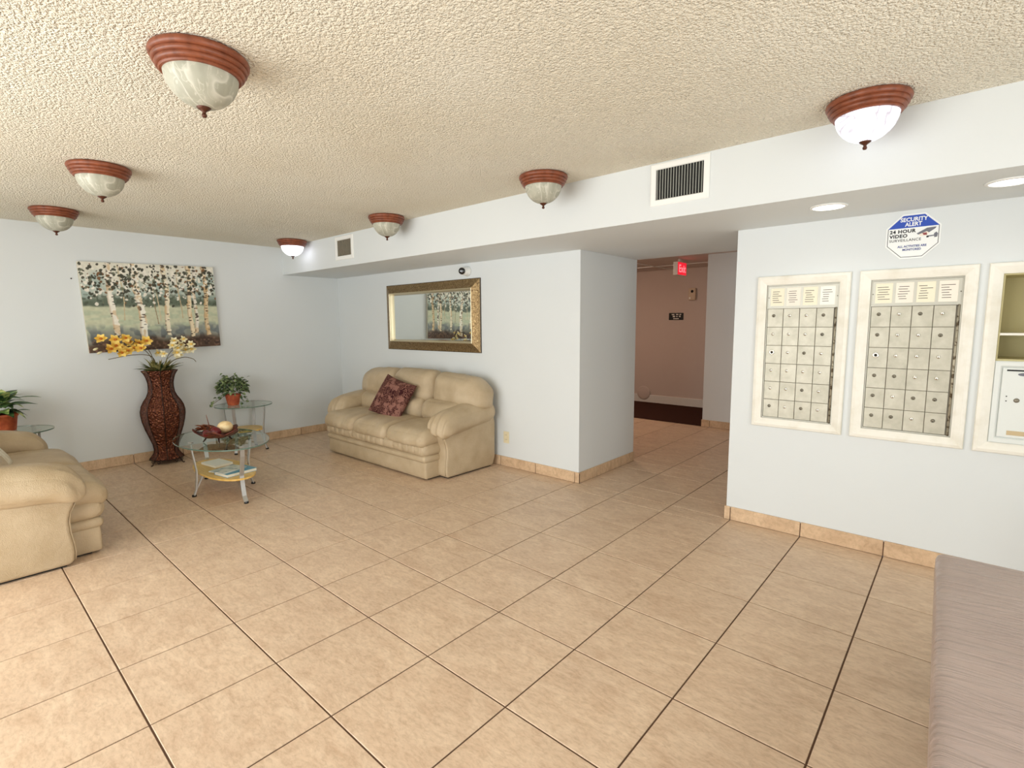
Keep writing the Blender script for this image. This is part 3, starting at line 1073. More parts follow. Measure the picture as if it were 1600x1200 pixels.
# little camera picture
def flat(pts, y, material, name):
    bm = BM()
    f = bm.faces.new([bm.verts.new((x * R8, y, z * R8)) for x, z in pts])
    bmesh.ops.recalc_face_normals(bm, faces=bm.faces)
    if bm.faces[:][0].normal.y > 0:
        bmesh.ops.reverse_faces(bm, faces=bm.faces)
    return obj(name, bm, material, sg)
flat([(0.20, 0.08), (0.28, -0.04), (0.52, -0.02), (0.60, 0.10), (0.52, 0.2), (0.3, 0.14)], -0.0042, PAPERP, 'printed_camera')
flat([(0.14, 0.10), (0.5, 0.31), (0.83, 0.33), (0.80, 0.26), (0.58, 0.10), (0.5, 0.16), (0.2, 0.04)], -0.0044, GREYI, 'printed_camera')
flat([(0.40, 0.0), (0.34, 0.10), (0.50, 0.11), (0.52, 0.0)], -0.0046, REDI, 'printed_camera')
flat([(0.50, -0.10), (0.52, -0.04), (0.78, -0.02), (0.78, -0.07)], -0.0044, GREYI, 'printed_camera')
flat([(0.78, -0.14), (0.76, 0.04), (0.84, 0.10), (0.90, 0.02), (0.88, -0.12)], -0.0044, GREYI, 'printed_camera')
flat([(0.50, -0.12), (0.50, -0.04), (0.58, -0.05), (0.58, -0.12)], -0.0046, INKK, 'printed_camera')


# ------------------------------------------------------------------ mailbox banks
def card_print(parent, w, h, mm, n, seed):
    rs = random.Random(seed)
    bm = BM()
    for i in range(n):
        z = h * (0.40 - 0.80 * i / max(1, n - 1))
        a = -w * rs.uniform(0.28, 0.38); b_ = w * rs.uniform(0.0, 0.34)
        box(bm, a, b_, -0.0010, 0, z - h * 0.018, z + h * 0.018)
    return obj('printed_lines', bm, mm, parent, loc=(0, -0.0006, 0))


MOLD = [(0, 0), (0, 0.014), (0.004, 0.020), (0.020, 0.024), (0.044, 0.016), (BW * U, 0.010), (BW * U, -0.05)]


def mail_bank(x0, x1, label, seed):
    rs = random.Random(seed)
    t = thing('mailbox_bank', label, 'mailboxes', (x0 * U, YW * U, BZ0 * U), 0, 'mailbox banks set into the wall')
    w, h, k = (x1 - x0) * U, (BZ1 - BZ0) * U, BW * U
    bm = BM(); frame(bm, 0, w, 0, h, MOLD)
    obj('wooden_frame', bm, CREAMW, t)
    ax0, ax1, az0, az1 = k, w - k, k, h - k
    bm = BM(); box(bm, ax0, ax1, 0.014, 0.10, az0, az1)
    obj('cabinet_body', bm, TARN, t)
    bm = BM(); frame(bm, ax0 + 0.001, ax1 - 0.001, az0 + 0.001, az1 - 0.001, [(0, -0.014), (0, -0.002), (0.006, -0.002), (0.006, -0.014)])
    obj('metal_rim', bm, MAILH, t)
    # header with four name cards
    hz0 = az1 - 0.148
    bm = BM(); box(bm, ax0 + 0.007, ax1 - 0.007, 0.004, 0.014, hz0, az1 - 0.008)
    hd = obj('card_header', bm, MAILH, t, bevel=0.001)
    dx0, dx1 = ax0 + 0.008, ax1 - 0.024
    cw = (dx1 - dx0) / 4
    for i in range(4):
        cx = dx0 + (i + 0.5) * cw + 0.008
        mmat = (PAPERY, PAPERP, PAPERY, PAPER)[i] if seed == 1 else (PAPERY, PAPERP, PAPERY, PAPERP)[i]
        bm = BM(); box(bm, -cw * 0.42, cw * 0.42, -0.001, 0, -0.058, 0.058)
        c = obj('name_card', bm, mmat, t, loc=(cx, 0.004, (hz0 + az1 - 0.008) / 2 - 0.002))
        card_print(c, cw * 0.9, 0.088, INK, 6, seed * 10 + i)
    for xx in (ax0 + 0.012, ax1 - 0.012):
        bm = BM(); lathe(bm, [(0.0, 0.002), (0.003, 0.0015), (0.0035, 0)], 10)
        obj('screw', bm, TARN, t, True, loc=(xx, 0.004, (hz0 + az1) / 2 - 0.01), rot=(PI / 2, 0, 0))
    bm = BM(); box(bm, ax0 + 0.007, ax1 - 0.007, -0.001, 0.014, hz0 - 0.008, hz0)
    obj('divider_strip', bm, MAILH, t)
    z1 = hz0 - 0.009
    rh = (z1 - (az0 + 0.008)) / 6
    for r_ in range(6):
        for c_ in range(4):
            bm = BM(); g = 0.0013
            box(bm, g, cw - g, 0, 0.010, g, rh - g)
            d = obj('mailbox_door', bm, MAILD, t, loc=(dx0 + c_ * cw, 0.003 + rs.uniform(0, 0.0012), z1 - (r_ + 1) * rh), bevel=0.0012, bseg=1)
            big = (r_ == 2 and c_ == 0)
            bright = rs.random() < 0.5
            bm = BM()
            if big:
                lathe(bm, [(0.0, 0.003), (0.0075, 0.003), (0.008, 0.006), (0.016, 0.006), (0.017, 0.0)], 24)
            else:
                lathe(bm, [(0.0, 0.006), (0.0085, 0.0055), (0.0105, 0.0)], 18)
            lk = obj('lock', bm, STEEL if (bright or big) else TARN, d, True, loc=(cw * 0.40, 0.0, rh * 0.62), rot=(PI / 2, 0, 0))
            # key slot shows as a dark notch on the lock face: joined into the lock mesh as dark material
            mesh = lk.data
            mesh.materials.append(DARK)
            bm = BM(); bm.from_mesh(mesh)
            if big:
                for f in bm.faces:
                    if f.calc_center_median().xy.length < 0.0075: f.material_index = 1
            else:
                box(bm, -0.0014, 0.0014, -0.007, 0.0006, 0.0045, 0.0066, 1)
            bm.to_mesh(mesh); bm.free()
    bm = BM(); tube(bm, [(ax1 - 0.014, 0.004, az0 + 0.006), (ax1 - 0.014, 0.004, hz0 - 0.006)], 0.0065, 10)
    obj('hinge_rod', bm, HINGE, t, True)
    return t


mail_bank(*BANKS[0], 'cream-framed bank of small grey mailbox doors nearest the passage corner', 1)
mail_bank(*BANKS[1], 'cream-framed bank of small grey mailbox doors under the octagonal sign, between the other two panels', 2)

# third unit: pigeonholes above a white door
x0, x1 = BANKS[2]
t = thing('pigeonhole_unit', 'cream-framed unit with olive open shelves above a white locked drop box door', 'mail unit', (x0 * U, YW * U, BZ0 * U))
w, h, k = (x1 - x0) * U, (BZ1 - BZ0) * U, BW * U
bm = BM(); frame(bm, 0, w, 0, h, MOLD); obj('wooden_frame', bm, CREAMW, t)
zsplit = (2.675 - BZ0) * U
zshelf = (2.985 - BZ0) * U
dp = 0.26
bm = BM()
box(bm, k, w - k, dp, dp + 0.01, zsplit, h - k)
box(bm, k, k + 0.008, 0.002, dp, zsplit, h - k)
box(bm, w - k - 0.008, w - k, 0.002, dp, zsplit, h - k)
box(bm, k + 0.008, w - k - 0.008, 0.002, dp, h - k - 0.008, h - k)
box(bm, k + 0.008, w - k - 0.008, 0.002, dp, zsplit, zsplit + 0.01)
obj('cubby_box', bm, OLIVE, t)
bm = BM(); box(bm, k + 0.008, w - k - 0.008, 0.0, dp, zshelf - 0.006, zshelf + 0.006); obj('shelf', bm, CREAMW, t)
bm = BM(); box(bm, k, w - k, -0.004, 0.012, k, zsplit); obj('face_board', bm, GREYW, t)
bm = BM(); frame(bm, k + 0.004, w - k - 0.004, k + 0.004, zsplit - 0.004, [(0, 0.004), (0, 0.016), (0.02, 0.016), (0.026, 0.010), (0.026, 0.004)])
obj('door_surround', bm, GREYW, t)
bm = BM(); box(bm, k + 0.034, w - k - 0.034, -0.013, -0.004, k + 0.034, zsplit - 0.034)
dr = obj('drop_box_door', bm, GREYW, t, bevel=0.003)
dw = w - 2 * k - 0.068
bm = BM(); box(bm, k + 0.05, w - k - 0.09, -0.0145, -0.0125, zsplit - 0.052, zsplit - 0.044); obj('mail_slot', bm, DARK, dr)
bm = BM(); lathe(bm, [(0.0, 0.005), (0.006, 0.005), (0.011, 0.003), (0.012, 0)], 20)
obj('lock', bm, TARN, dr, True, loc=(k + 0.098, -0.013, k + 0.034 + (zsplit - k - 0.068) * 0.54), rot=(PI / 2, 0, 0))
for dz in (-0.013, 0.012):
    bm = BM(); lathe(bm, [(0.0, 0.002), (0.003, 0.002), (0.003, 0)], 10)
    obj('screw', bm, DARK, dr, loc=(k + 0.058, -0.013, k + 0.034 + (zsplit - k - 0.068) * 0.56 + dz), rot=(PI / 2, 0, 0))
bm = BM(); box(bm, k + 0.072, k + 0.148, -0.0142, -0.0125, k + 0.048, k + 0.072); obj('brass_tag', bm, BRASST, dr)
bm = BM(); lathe(bm, [(0.0, 0.0012), (1.0, 0.0012), (1.0, 0.0)], 24, sx=0.022, sy=0.008)
obj('oval_decal', bm, GREYI, dr, loc=(k + 0.115, -0.0128, zsplit - 0.068), rot=(PI / 2, 0, 0))
STAINP = mat('peeled_label', srgb(222, 214, 188), 0.7)
bm = BM(); f = bm.faces.new([bm.verts.new((x, -0.0136, z)) for x, z in ((0.13, 0.20), (0.145, 0.155), (0.24, 0.15), (0.25, 0.25), (0.16, 0.262))])
obj('peeled_label', bm, STAINP, dr, loc=(k, 0, k * 0.6))
for o_ in [o_ for o_ in bpy.data.objects if o_.name.startswith('peeled_label')]:
    pass

# ------------------------------------------------------------------ hall things
ex = thing('exit_sign', 'red lit exit sign hanging from the hall ceiling', 'exit sign', (0.70 * U, 15.0 * U, 4.62 * U))
bm = BM(); box(bm, -0.04, 0.028, -0.15, 0.15, 0.0, 0.185); obj('housing', bm, WHITE, ex, bevel=0.004)
bm = BM(); box(bm, 0.028, 0.031, -0.145, 0.145, 0.005, 0.18); obj('red_face', bm, EXITR, ex)
text('Exit', 0.15, EXITT, ex, (0.0325, 0, 0.088), rot=(PI / 2, 0, PI / 2), bold=0.002)
bm = BM(); box(bm, -0.02, 0.012, -0.04, 0.04, 0.185, (ZH - 4.62) * U); obj('hanger', bm, WHITE, ex)
al = thing('fire_alarm', 'beige wall alarm box with a dark speaker eye on the hall end wall', 'alarm', (0.0, YH1 * U, 4.17 * U))
bm = BM(); box(bm, -0.06, 0.06, -0.045, 0, -0.10, 0.10); obj('alarm_body', bm, BEIGEP, al, bevel=0.008)
bm = BM(); lathe(bm, [(0.0, 0.006), (0.02, 0.005), (0.024, 0)], 18); obj('speaker_eye', bm, DARK, al, loc=(0.005, -0.045, 0.045), rot=(PI / 2, 0, 0))
bm = BM(); box(bm, -0.045, -0.02, -0.05, -0.045, -0.08, -0.05); obj('strobe_lens', bm, WHITE, al)
bs = thing('direction_sign', 'small black sign with white lettering on the hall end wall', 'sign', (-0.61 * U, YH1 * U, 3.37 * U))
bm = BM(); box(bm, -0.13, 0.13, -0.006, 0, -0.06, 0.06); obj('sign_plate', bm, BLACKP, bs)
bm = BM()
for (a, b_, z0, z1) in ((-0.08, -0.03, 0.025, 0.042), (0.0, 0.04, 0.025, 0.042), (0.06, 0.09, 0.025, 0.042), (-0.06, -0.02, -0.012, 0.012), (0.0, 0.03, -0.008, 0.006), (0.05, 0.08, -0.012, 0.012), (-0.05, 0.05, -0.045, -0.032)):
    box(bm, a, b_, -0.007, -0.006, z0, z1)
obj('white_marks', bm, WHITE, bs)
bm = BM(); lathe(bm, [(0.0, 0.012), (0.10, 0.010), (0.125, 0.004), (0.127, 0)], 36)
o = obj('wall_cover_plate', bm, HALLW, None, True, loc=(-1.85 * U, YH1 * U - 0.02, 0.385 * U), rot=(PI / 2, 0, 0))
tag(o, 'round blank cover plate low on the hall end wall', 'cover plate')
# hall lamp out of sight round the corner
hl = thing('hall_lamp', 'round hall ceiling lamp round the corner from the passage', 'ceiling lamp', (-2.2 * U, 13.0 * U, ZH * U))
HLM = mat('hall_diffuser', (1, 1, 1, 1), 0.5, Emission_Color=(1.0, 0.70, 0.52, 1), Emission_Strength=100.0)
bm = BM(); lathe(bm, [(0.0, -0.07), (0.10, -0.06), (0.15, -0.03), (0.16, 0)], 32); bmesh.ops.recalc_face_normals(bm, faces=bm.faces)
obj('diffuser', bm, HLM, hl, True)


# ------------------------------------------------------------------ sofas
def make_sofa(name, label, cat, loc, rotz, half, nseat, rs=1):
    t = thing(name, label, cat, loc, rotz)
    rnd = random.Random(rs)
    arm = 0.15
    inn = half - arm                        # inner half width between the arm panels
    # base
    bm = BM(); s0 = len(bm.verts)
    puff(bm, 2 * (inn + 0.035), 0.80, 0.165, 0.020, (30, 10, 6), (0, 0.012, 0))
    move_since(bm, s0, Matrix.Translation((0, -0.435, 0.095)))
    obj('base', bm, LEATHER, t, True)
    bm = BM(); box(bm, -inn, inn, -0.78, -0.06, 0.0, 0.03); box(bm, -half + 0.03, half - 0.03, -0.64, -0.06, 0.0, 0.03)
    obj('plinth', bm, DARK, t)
    # narrow band and pleated roll below the seat
    bm = BM()
    puff(bm, 2 * (inn + 0.045), 0.30, 0.072, 0.035, (40, 8, 8), (0, 0.01, 0), amp=0.002)
    move_since(bm, 0, Matrix.Translation((0, -0.703, 0.200)))
    obj('front_band', bm, LEATHER, t, True)
    bm = BM()
    def pleat(P):
        if P.y < 0:
            k_ = 0.016 * max(0, math.sin(P.x * 52 + 1.7 * math.sin(P.x * 9)) - 0.6) * 2.4
            k_ += 0.007 * noise.noise(Vector((P.x * 14, P.z * 6, 3.1)))
            return (P.x, P.y + k_, P.z)
        return P
    puff(bm, 2 * (inn + 0.05), 0.34, 0.135, 0.062, (230, 10, 12), (0, 0.012, 0.0), warp=pleat, amp=0.002)
    move_since(bm, 0, Matrix.Translation((0, -0.698, 0.288)))
    obj('pleated_roll', bm, LEATHER, t, True)
    # seat cushions
    sw = 2 * (inn + 0.05) / nseat
    for i in range(nseat):
        bm = BM()
        def droop(P):
            z = P.z
            y = P.y
            if P.y < -0.12:
                z -= 0.55 * (P.y + 0.12) ** 2
                y += 0.006 * max(0, math.sin(P.x * 60 + 2 * math.sin(P.x * 17)) - 0.5) * min(1, (-0.12 - P.y) / 0.15)
            return (P.x, y, z)
        puff(bm, sw + 0.004, 0.70, 0.155, 0.070, (48, 26, 12), (0.0, 0.02, 0.030), warp=droop, amp=0.008, freq=8, seed=i * 5.3 + rs)
        cx = (i - (nseat - 1) / 2) * sw
        move_since(bm, 0, Matrix.Translation((cx, -0.535, 0.400)))
        obj('seat_cushion', bm, LEATHER, t, True)
    # back shell
    bm = BM()
    def backwarp(P):
        return (P.x, P.y + 0.10 * (P.z + 0.40), P.z - 0.10 * (P.x / half) ** 4 * max(0, P.z))
    puff(bm, 2 * half - 0.07, 0.14, 0.70, 0.05, (24, 6, 12), warp=backwarp)
    move_since(bm, 0, Matrix.Translation((0, -0.155, 0.38)))
    obj('back_shell', bm, LEATHER, t, True)
    # lumbar rolls and head rolls
    bw_l = 2 * (inn + 0.02) / nseat
    bw_u = 2 * (half + 0.045) / nseat
    for i in range(nseat):
        cx = (i - (nseat - 1) / 2)
        bm = BM()
        puff(bm, bw_l + 0.006, 0.25, 0.26, 0.10, (22, 12, 14), (0.0, 0.035, 0.0), amp=0.006, freq=8, seed=i * 3.1 + 20)
        move_since(bm, 0, Matrix.Translation((cx * bw_l, -0.315, 0.545)) @ Matrix.Rotation(-0.16, 4, 'X'))
        obj('lumbar_cushion', bm, LEATHER, t, True)
        bm = BM()
        def arch(P, cx=cx):
            X = P.x + cx * bw_u
            k_ = abs(X) / half
            dz = -0.050 * k_ ** 2.2 - 0.045 * max(0, k_ - 0.90) / 0.10
            zz = P.z + dz * (0.5 + 0.5 * (P.z / 0.18))
            return (P.x, P.y + 0.04 * max(0, k_ - 0.8) / 0.2, zz)
        puff(bm, bw_u + 0.006, 0.285, 0.385, 0.125, (26, 14, 18), (0.0, 0.030, 0.0), warp=arch, amp=0.010, freq=7, seed=i * 7.7 + 40)
        move_since(bm, 0, Matrix.Translation((cx * bw_u, -0.195, 0.770)) @ Matrix.Rotation(-0.14, 4, 'X'))
        obj('back_cushion', bm, LEATHER, t, True)
    # arms
    for s in (-1, 1):
        bm = BM()
        prof = [(-0.05, 0.012), (-0.02, 0.10), (-0.015, 0.45), (-0.03, 0.53), (-0.30, 0.520), (-0.62, 0.475), (-0.70, 0.455), (-0.715, 0.42),
                (-0.70, 0.38), (-0.680, 0.335), (-0.668, 0.28), (-0.670, 0.21), (-0.680, 0.14), (-0.684, 0.085), (-0.678, 0.035), (-0.660, 0.012)]
        xa, xb = s * (half - arm), s * half
        A = [bm.verts.new((xa, y, z)) for y, z in prof]
        B = [bm.verts.new((xb, y, z)) for y, z in prof]
        bm.faces.new(A); bm.faces.new(B[::-1])
        for i in range(len(prof)):
            j = (i + 1) % len(prof)
            bm.faces.new((A[i], B[i], B[j], A[j]))
        bmesh.ops.recalc_face_normals(bm, faces=bm.faces)
        pn = obj('arm_panel', bm, LEATHER, t, True, bevel=0.022, bseg=3)
        # welt cord that follows the front outline
        bm = BM()
        tube(bm, [(s * (half - 0.018), y - 0.004, z) for y, z in prof[6:15]], 0.005, 6)
        obj('welt_cord', bm, LEATHER, pn, True)
        # padded arm
        bm = BM()
        def armw(P, s=s):
            x, y, z = P
            k_ = (y + 0.365) / 0.73            # 0 front .. 1 back
            z += 0.075 * (k_ - 0.35)
            if y < -0.18:
                z -= 1.3 * (y + 0.18) ** 2
            f_ = 1.0 + 0.16 * max(0, 0.6 - k_)
            x += s * 0.03 * max(0, 0.6 - k_)
            # outer side hangs lower
            if x * s > 0.04:
                z -= 0.25 * (x * s - 0.04)
            wr = 0.010 * math.sin(x * 85 + y * 9) * min(1.0, max(0, (-y - 0.22) / 0.12))
            return (x * f_, y - wr, z + wr)
        puff(bm, 0.285, 0.73, 0.185, 0.090, (26, 40, 18), (0.0, 0.01, 0.022), warp=armw, amp=0.008, freq=8, seed=s * 11 + 60 + rs)
        move_since(bm, 0, Matrix.Translation((s * (half - 0.090), -0.385, 0.540)))
        obj('arm_pad', bm, LEATHER, t, True)
    return t


make_sofa('sofa', 'tan leather sofa with puffy three-part back under the mirror', 'sofa', (-2.21 * U, 7.30 * U, 0), 0.0, 0.985, 3, 1)
make_sofa('loveseat', 'tan leather loveseat with puffy rolled arms standing opposite the sofa under the mirror', 'loveseat', (-2.80 * U, -1.34 * U, 0), PI, 0.83, 2, 2)


def pillow(name, w, h, th, material, label, cat, loc, rot):
    bm = BM()
    n = 26
    for s in (-1, 1):
        gr = []
        for i in range(n + 1):
            row = []
            for j in range(n + 1):
                a, b_ = -1 + 2 * i / n, -1 + 2 * j / n
                a, b_ = math.sin(a * PI / 2), math.sin(b_ * PI / 2)
                z = th / 2 * ((1 - a * a) * (1 - b_ * b_)) ** 0.45
                k_ = 1 - 0.075 * (1 - b_ * b_) ** 1.0 * abs(a) ** 2
                k2 = 1 - 0.075 * (1 - a * a) ** 1.0 * abs(b_) ** 2
                z += 0.004 * noise.noise(Vector((a * 3, b_ * 3, s * 2.0))) * (1 - a * a) * (1 - b_ * b_)
                row.append(bm.verts.new((a * w / 2 * k_, b_ * h / 2 * k2, s * z)))
            gr.append(row)
        for i in range(n):
            for j in range(n):
                q = (gr[i][j], gr[i + 1][j], gr[i + 1][j + 1], gr[i][j + 1])
                bm.faces.new(q if s > 0 else q[::-1])
    bmesh.ops.remove_doubles(bm, verts=bm.verts, dist=1e-5)
    o = obj(name, bm, material, None, True, loc=loc, rot=rot)
    return tag(o, label, cat)


pil = pillow('throw_pillow', 0.48, 0.45, 0.17, PAISLEY, 'burgundy paisley throw pillow leaning on the sofa back', 'pillow', (-2.30 * U, 6.14 * U, 1.44 * U), (0, 0, 0))
# stands on one edge, leaning back and slightly turned, rolled in its own plane
pil.rotation_euler = (Matrix.Rotation(0.18, 3, 'Z') @ Matrix.Rotation(math.radians(62), 3, 'X') @ Matrix.Rotation(math.radians(-14), 3, 'Z')).to_euler()
pil2 = pillow('throw_pillow', 0.42, 0.42, 0.14, LACEW, 'cream throw pillow lying in the loveseat', 'pillow', (-2.9 * U, -0.55 * U, 1.36 * U), (0, 0, 0))
pil2.rotation_euler = (Matrix.Rotation(PI - 0.25, 3, 'Z') @ Matrix.Rotation(math.radians(52), 3, 'X') @ Matrix.Rotation(math.radians(8), 3, 'Z')).to_euler()


# ------------------------------------------------------------------ glass tables
def glass_table(name, label, cx, cy, a, b_, ht, legs, shelf, sh_z, rot=0.0, group=None):
    t = thing(name, label, 'table', (cx * U, cy * U, 0), rot, group)
    bm = BM(); ellipse_slab(bm, a, b_, ht - 0.010, ht)
    obj('glass_top', bm, [GLASS, GEDGE], t)
    if shelf:
        bm = BM(); ellipse_slab(bm, shelf[0], shelf[1], sh_z, sh_z + 0.016, 48, 0, 2.2)
        obj('wood_shelf', bm, MAPLE, t, bevel=0.003)
    for (lx, ly) in legs:
        d = Vector((lx, ly, 0)); dn = d.normalized()
        side = Vector((-dn.y, dn.x, 0))
        top = d * 0.98; mid = d * 0.87
        z = ht - 0.012
        pts = [top + Vector((0, 0, z)), d * 0.965 + Vector((0, 0, z * 0.85)), d * 0.92 + Vector((0, 0, z * 0.68)), mid + Vector((0, 0, z * 0.48)), d * 0.885 + Vector((0, 0, z * 0.34)), d * 0.93 + Vector((0, 0, z * 0.12)), d + Vector((0, 0, 0.012))]
        bm = BM(); bar(bm, pts, side, 0.034, 0.011)
        lg = obj('leg', bm, SILVER, t, bevel=0.002)
        bm = BM(); bar(bm, [d * 0.66 + Vector((0, 0, sh_z - 0.002)), d * 0.80 + Vector((0, 0, sh_z * 0.62)), d * 0.965 + Vector((0, 0, 0.035))], side, 0.016, 0.009)
        obj('brace', bm, SILVER, lg)
        bm = BM(); lathe(bm, [(0.0, 0.016), (0.016, 0.016), (0.018, 0.010), (0.018, 0.0), (0.0, 0.0)], 14, (d.x, d.y, 0))
        obj('foot_cap', bm, BLACKP, lg)
        bm = BM(); lathe(bm, [(0.0, 0.004), (0.018, 0.004), (0.022, 0.0)], 16, (top.x, top.y, ht))
        obj('glass_fixing', bm, SILVER, lg)
    return t


glass_table('coffee_table', 'oval glass coffee table with yellow wooden shelf and silver legs', -2.86, 2.63, 1.20 * U, 0.74 * U, 1.02 * U,
            [(1.08 * U, -0.03 * U), (-1.10 * U, 0.03 * U), (-0.03 * U, -0.52 * U), (-0.02 * U, 0.53 * U)], (0.98 * U, 0.42 * U), 0.40 * U)
R3 = 0.50 * U
legs3 = [(R3 * math.cos(q), R3 * math.sin(q)) for q in (-0.85, 0.85, 2.3, -2.3)]
glass_table('side_table', 'round glass side table with yellow lower shelf beside the vase wall', -5.94, 4.23, 0.64 * U, 0.66 * U, 1.175 * U, legs3, (0.42 * U, 0.42 * U), 0.52 * U, group='round glass side tables')
glass_table('side_table', 'round glass side table in the corner beside the loveseat', -5.95, -0.02, 0.62 * U, 0.64 * U, 1.175 * U, legs3, (0.42 * U, 0.42 * U), 0.52 * U, group='round glass side tables')

# ------------------------------------------------------------------ books on the shelf
SHZ = 0.40 * U + 0.0165


def book(name, label, cx, cy, z, w, d, h, rz, cover, group='books on the coffee table shelf'):
    t = thing(name, label, 'book', (cx * U, cy * U, z), rz, group)
    bm = BM(); box(bm, -w / 2, w / 2, -d / 2, d / 2, 0, 0.002); box(bm, -w / 2, w / 2, -d / 2, d / 2, h - 0.002, h); box(bm, -w / 2, -w / 2 + 0.002, -d / 2, d / 2, 0.002, h - 0.002)
    obj('cover', bm, cover, t)
    bm = BM(); box(bm, -w / 2 + 0.002, w / 2 - 0.003, -d / 2 + 0.003, d / 2 - 0.003, 0.0021, h - 0.0021)
    obj('pages', bm, PAGES, t)
    return t


book('book', 'thin white booklet lying on the coffee table shelf', -3.27, 2.66, SHZ, 0.24, 0.16, 0.018, 0.15, BOOKW)
book('book', 'thick blue-covered book under a magazine on the coffee table shelf', -2.36, 2.67, SHZ, 0.19, 0.26, 0.026, 0.18, BOOKB)
book('magazine', 'pale glossy magazine lying on top of the blue book', -2.47, 2.58, SHZ + 0.0265, 0.18, 0.23, 0.007, 0.34, BOOKG)

# ------------------------------------------------------------------ centrepiece bowl
ZT = 1.02 * U + 0.0005
bw = thing('footed_bowl', 'dark copper leaf-edged bowl on small feet on the coffee table', 'bowl', (-2.66 * U, 2.50 * U, ZT), 0.5)
bm = BM()
n = 40
rings = []
for r_, z in ((0.02, 0.028), (0.06, 0.032), (0.105, 0.046), (0.145, 0.072), (0.168, 0.092)):
    ring = []
    for i in range(n):
        a = 2 * PI * i / n
        kk = 1 + (0.12 * math.cos(5 * a) + 0.05 * math.cos(9 * a + 1)) * (r_ / 0.168) ** 2
        ring.append(bm.verts.new((r_ * kk * math.cos(a) * 1.12, r_ * kk * math.sin(a) * 0.85, z + 0.022 * math.cos(5 * a) * (r_ / 0.168) ** 2)))
    rings.append(ring)
for A, B in zip(rings[:-1], rings[1:]):
    for i in range(n):
        bm.faces.new((A[i], A[(i + 1) % n], B[(i + 1) % n], B[i]))
bm.faces.new(rings[0][::-1])
o = obj('bowl_dish', bm, BOWLC, bw, True)
sd = o.modifiers.new('thick', 'SOLIDIFY'); sd.thickness = 0.005
for i in range(4):
    a = PI / 4 + i * PI / 2
    bm = BM(); tube(bm, [(0.085 * math.cos(a), 0.075 * math.sin(a), 0.042), (0.10 * math.cos(a), 0.09 * math.sin(a), 0.018), (0.115 * math.cos(a), 0.10 * math.sin(a), 0.004)], 0.008, 8, 0.005)
    obj('foot', bm, IRON, bw, True)


def ball_thing(name, label, cat, x, y, z, r, material, sq=1.0):
    bm = BM(); bmesh.ops.create_uvsphere(bm, u_segments=20, v_segments=14, radius=r)
    for v__ in bm.verts:
        v__.co += v__.co.normalized() * 0.06 * r * noise.noise(v__.co * 60)
        v__.co.z *= sq
    o = obj(name, bm, material, None, True, loc=(-2.66 * U + x, 2.50 * U + y, ZT + z))
    return tag(o, label, cat, 'decorative balls in the copper bowl')


ball_thing('decorative_ball', 'large cream decorative ball in the copper bowl', 'ball', -0.030, 0.075, 0.105, 0.062, CREAMB, 0.85)
ball_thing('decorative_ball', 'dark burgundy ball in the middle of the copper bowl', 'ball', 0.040, -0.025, 0.088, 0.042, BURG)
ball_thing('decorative_ball', 'smaller burgundy ball at the edge of the copper bowl', 'ball', 0.055, -0.100, 0.088, 0.028, BURG)


def leaf_mesh(bm, L_, W2, bend=0.3, fold=0.25, n=5, pw=0.8, tw=0.0):
    """leaf growing along +X, folded along the midrib, bending down"""
    rows = []
    for i in range(n + 1):
        t_ = i / n
        w = W2 * (math.sin(PI * min(1, t_ ** pw)) ** 0.9) if 0 < i < n else W2 * 0.03
        x = L_ * t_ * (1 - 0.25 * bend * t_)
        z = -bend * L_ * t_ * t_
        rows.append([bm.verts.new((x, -w, z + fold * w)), bm.verts.new((x, 0, z)), bm.verts.new((x, w, z + fold * w))])
    for A, B in zip(rows[:-1], rows[1:]):
        bm.faces.new((A[0], B[0], B[1], A[1]))
        bm.faces.new((A[1], B[1], B[2], A[2]))


def place(bm, s0, loc, yaw, pitch, roll=0.0):
    bm.verts.ensure_lookup_table()
    mtx = Matrix.Translation(loc) @ Matrix.Rotation(yaw, 4, 'Z') @ Matrix.Rotation(-pitch, 4, 'Y') @ Matrix.Rotation(roll, 4, 'X')
    for v__ in bm.verts[s0:]:
        v__.co = mtx @ v__.co


rnd = random.Random(5)
pc = thing('dried_leaf_sprig', 'copper brown dried leaf sprig with a thin stalk in the bowl', 'dried leaves', (-2.66 * U, 2.50 * U, ZT))
for i in range(9):
    bm = BM(); leaf_mesh(bm, 0.10, 0.028, 0.35, 0.4)
    a = rnd.uniform(2.6, 4.3)
    place(bm, 0, Vector((rnd.uniform(-0.06, -0.02), rnd.uniform(-0.09, -0.03), 0.10)), a, rnd.uniform(0.1, 0.9), rnd.uniform(-0.5, 0.5))
    obj('leaf', bm, DRIED, pc, True)
bm = BM(); tube(bm, [(-0.03, -0.045, 0.09), (-0.034, -0.05, 0.15), (-0.04, -0.062, 0.23)], 0.006, 6, 0.002)
obj('stalk', bm, DRIED, pc, True)


# ------------------------------------------------------------------ tall vase with flowers
VX, VY = -6.16, 2.545
vt = thing('floor_vase', 'tall eight-sided hammered copper floor vase on scrolled iron feet', 'vase', (VX * U, VY * U, 0))
prof = [(0.33, 0.100), (0.325, 0.125), (0.285, 0.17), (0.240, 0.24), (0.228, 0.33), (0.245, 0.45), (0.300, 0.62), (0.360, 0.80), (0.405, 0.98), (0.425, 1.12), (0.428, 1.22), (0.405, 1.33), (0.355, 1.44), (0.292, 1.54),
        (0.252, 1.64), (0.238, 1.76), (0.240, 1.86), (0.262, 1.97), (0.300, 2.07), (0.340, 2.135), (0.345, 2.15), (0.325, 2.15), (0.285, 2.07), (0.235, 1.92), (0.220, 1.80), (0.0, 1.80)]
bm = BM(); lathe(bm, [(0.0, 0.105 * U)] + [(r_ * U, z * U) for r_, z in prof], 8, phase=PI / 8 + 0.18)
o = obj('vase_body', bm, COPPER, vt, True)
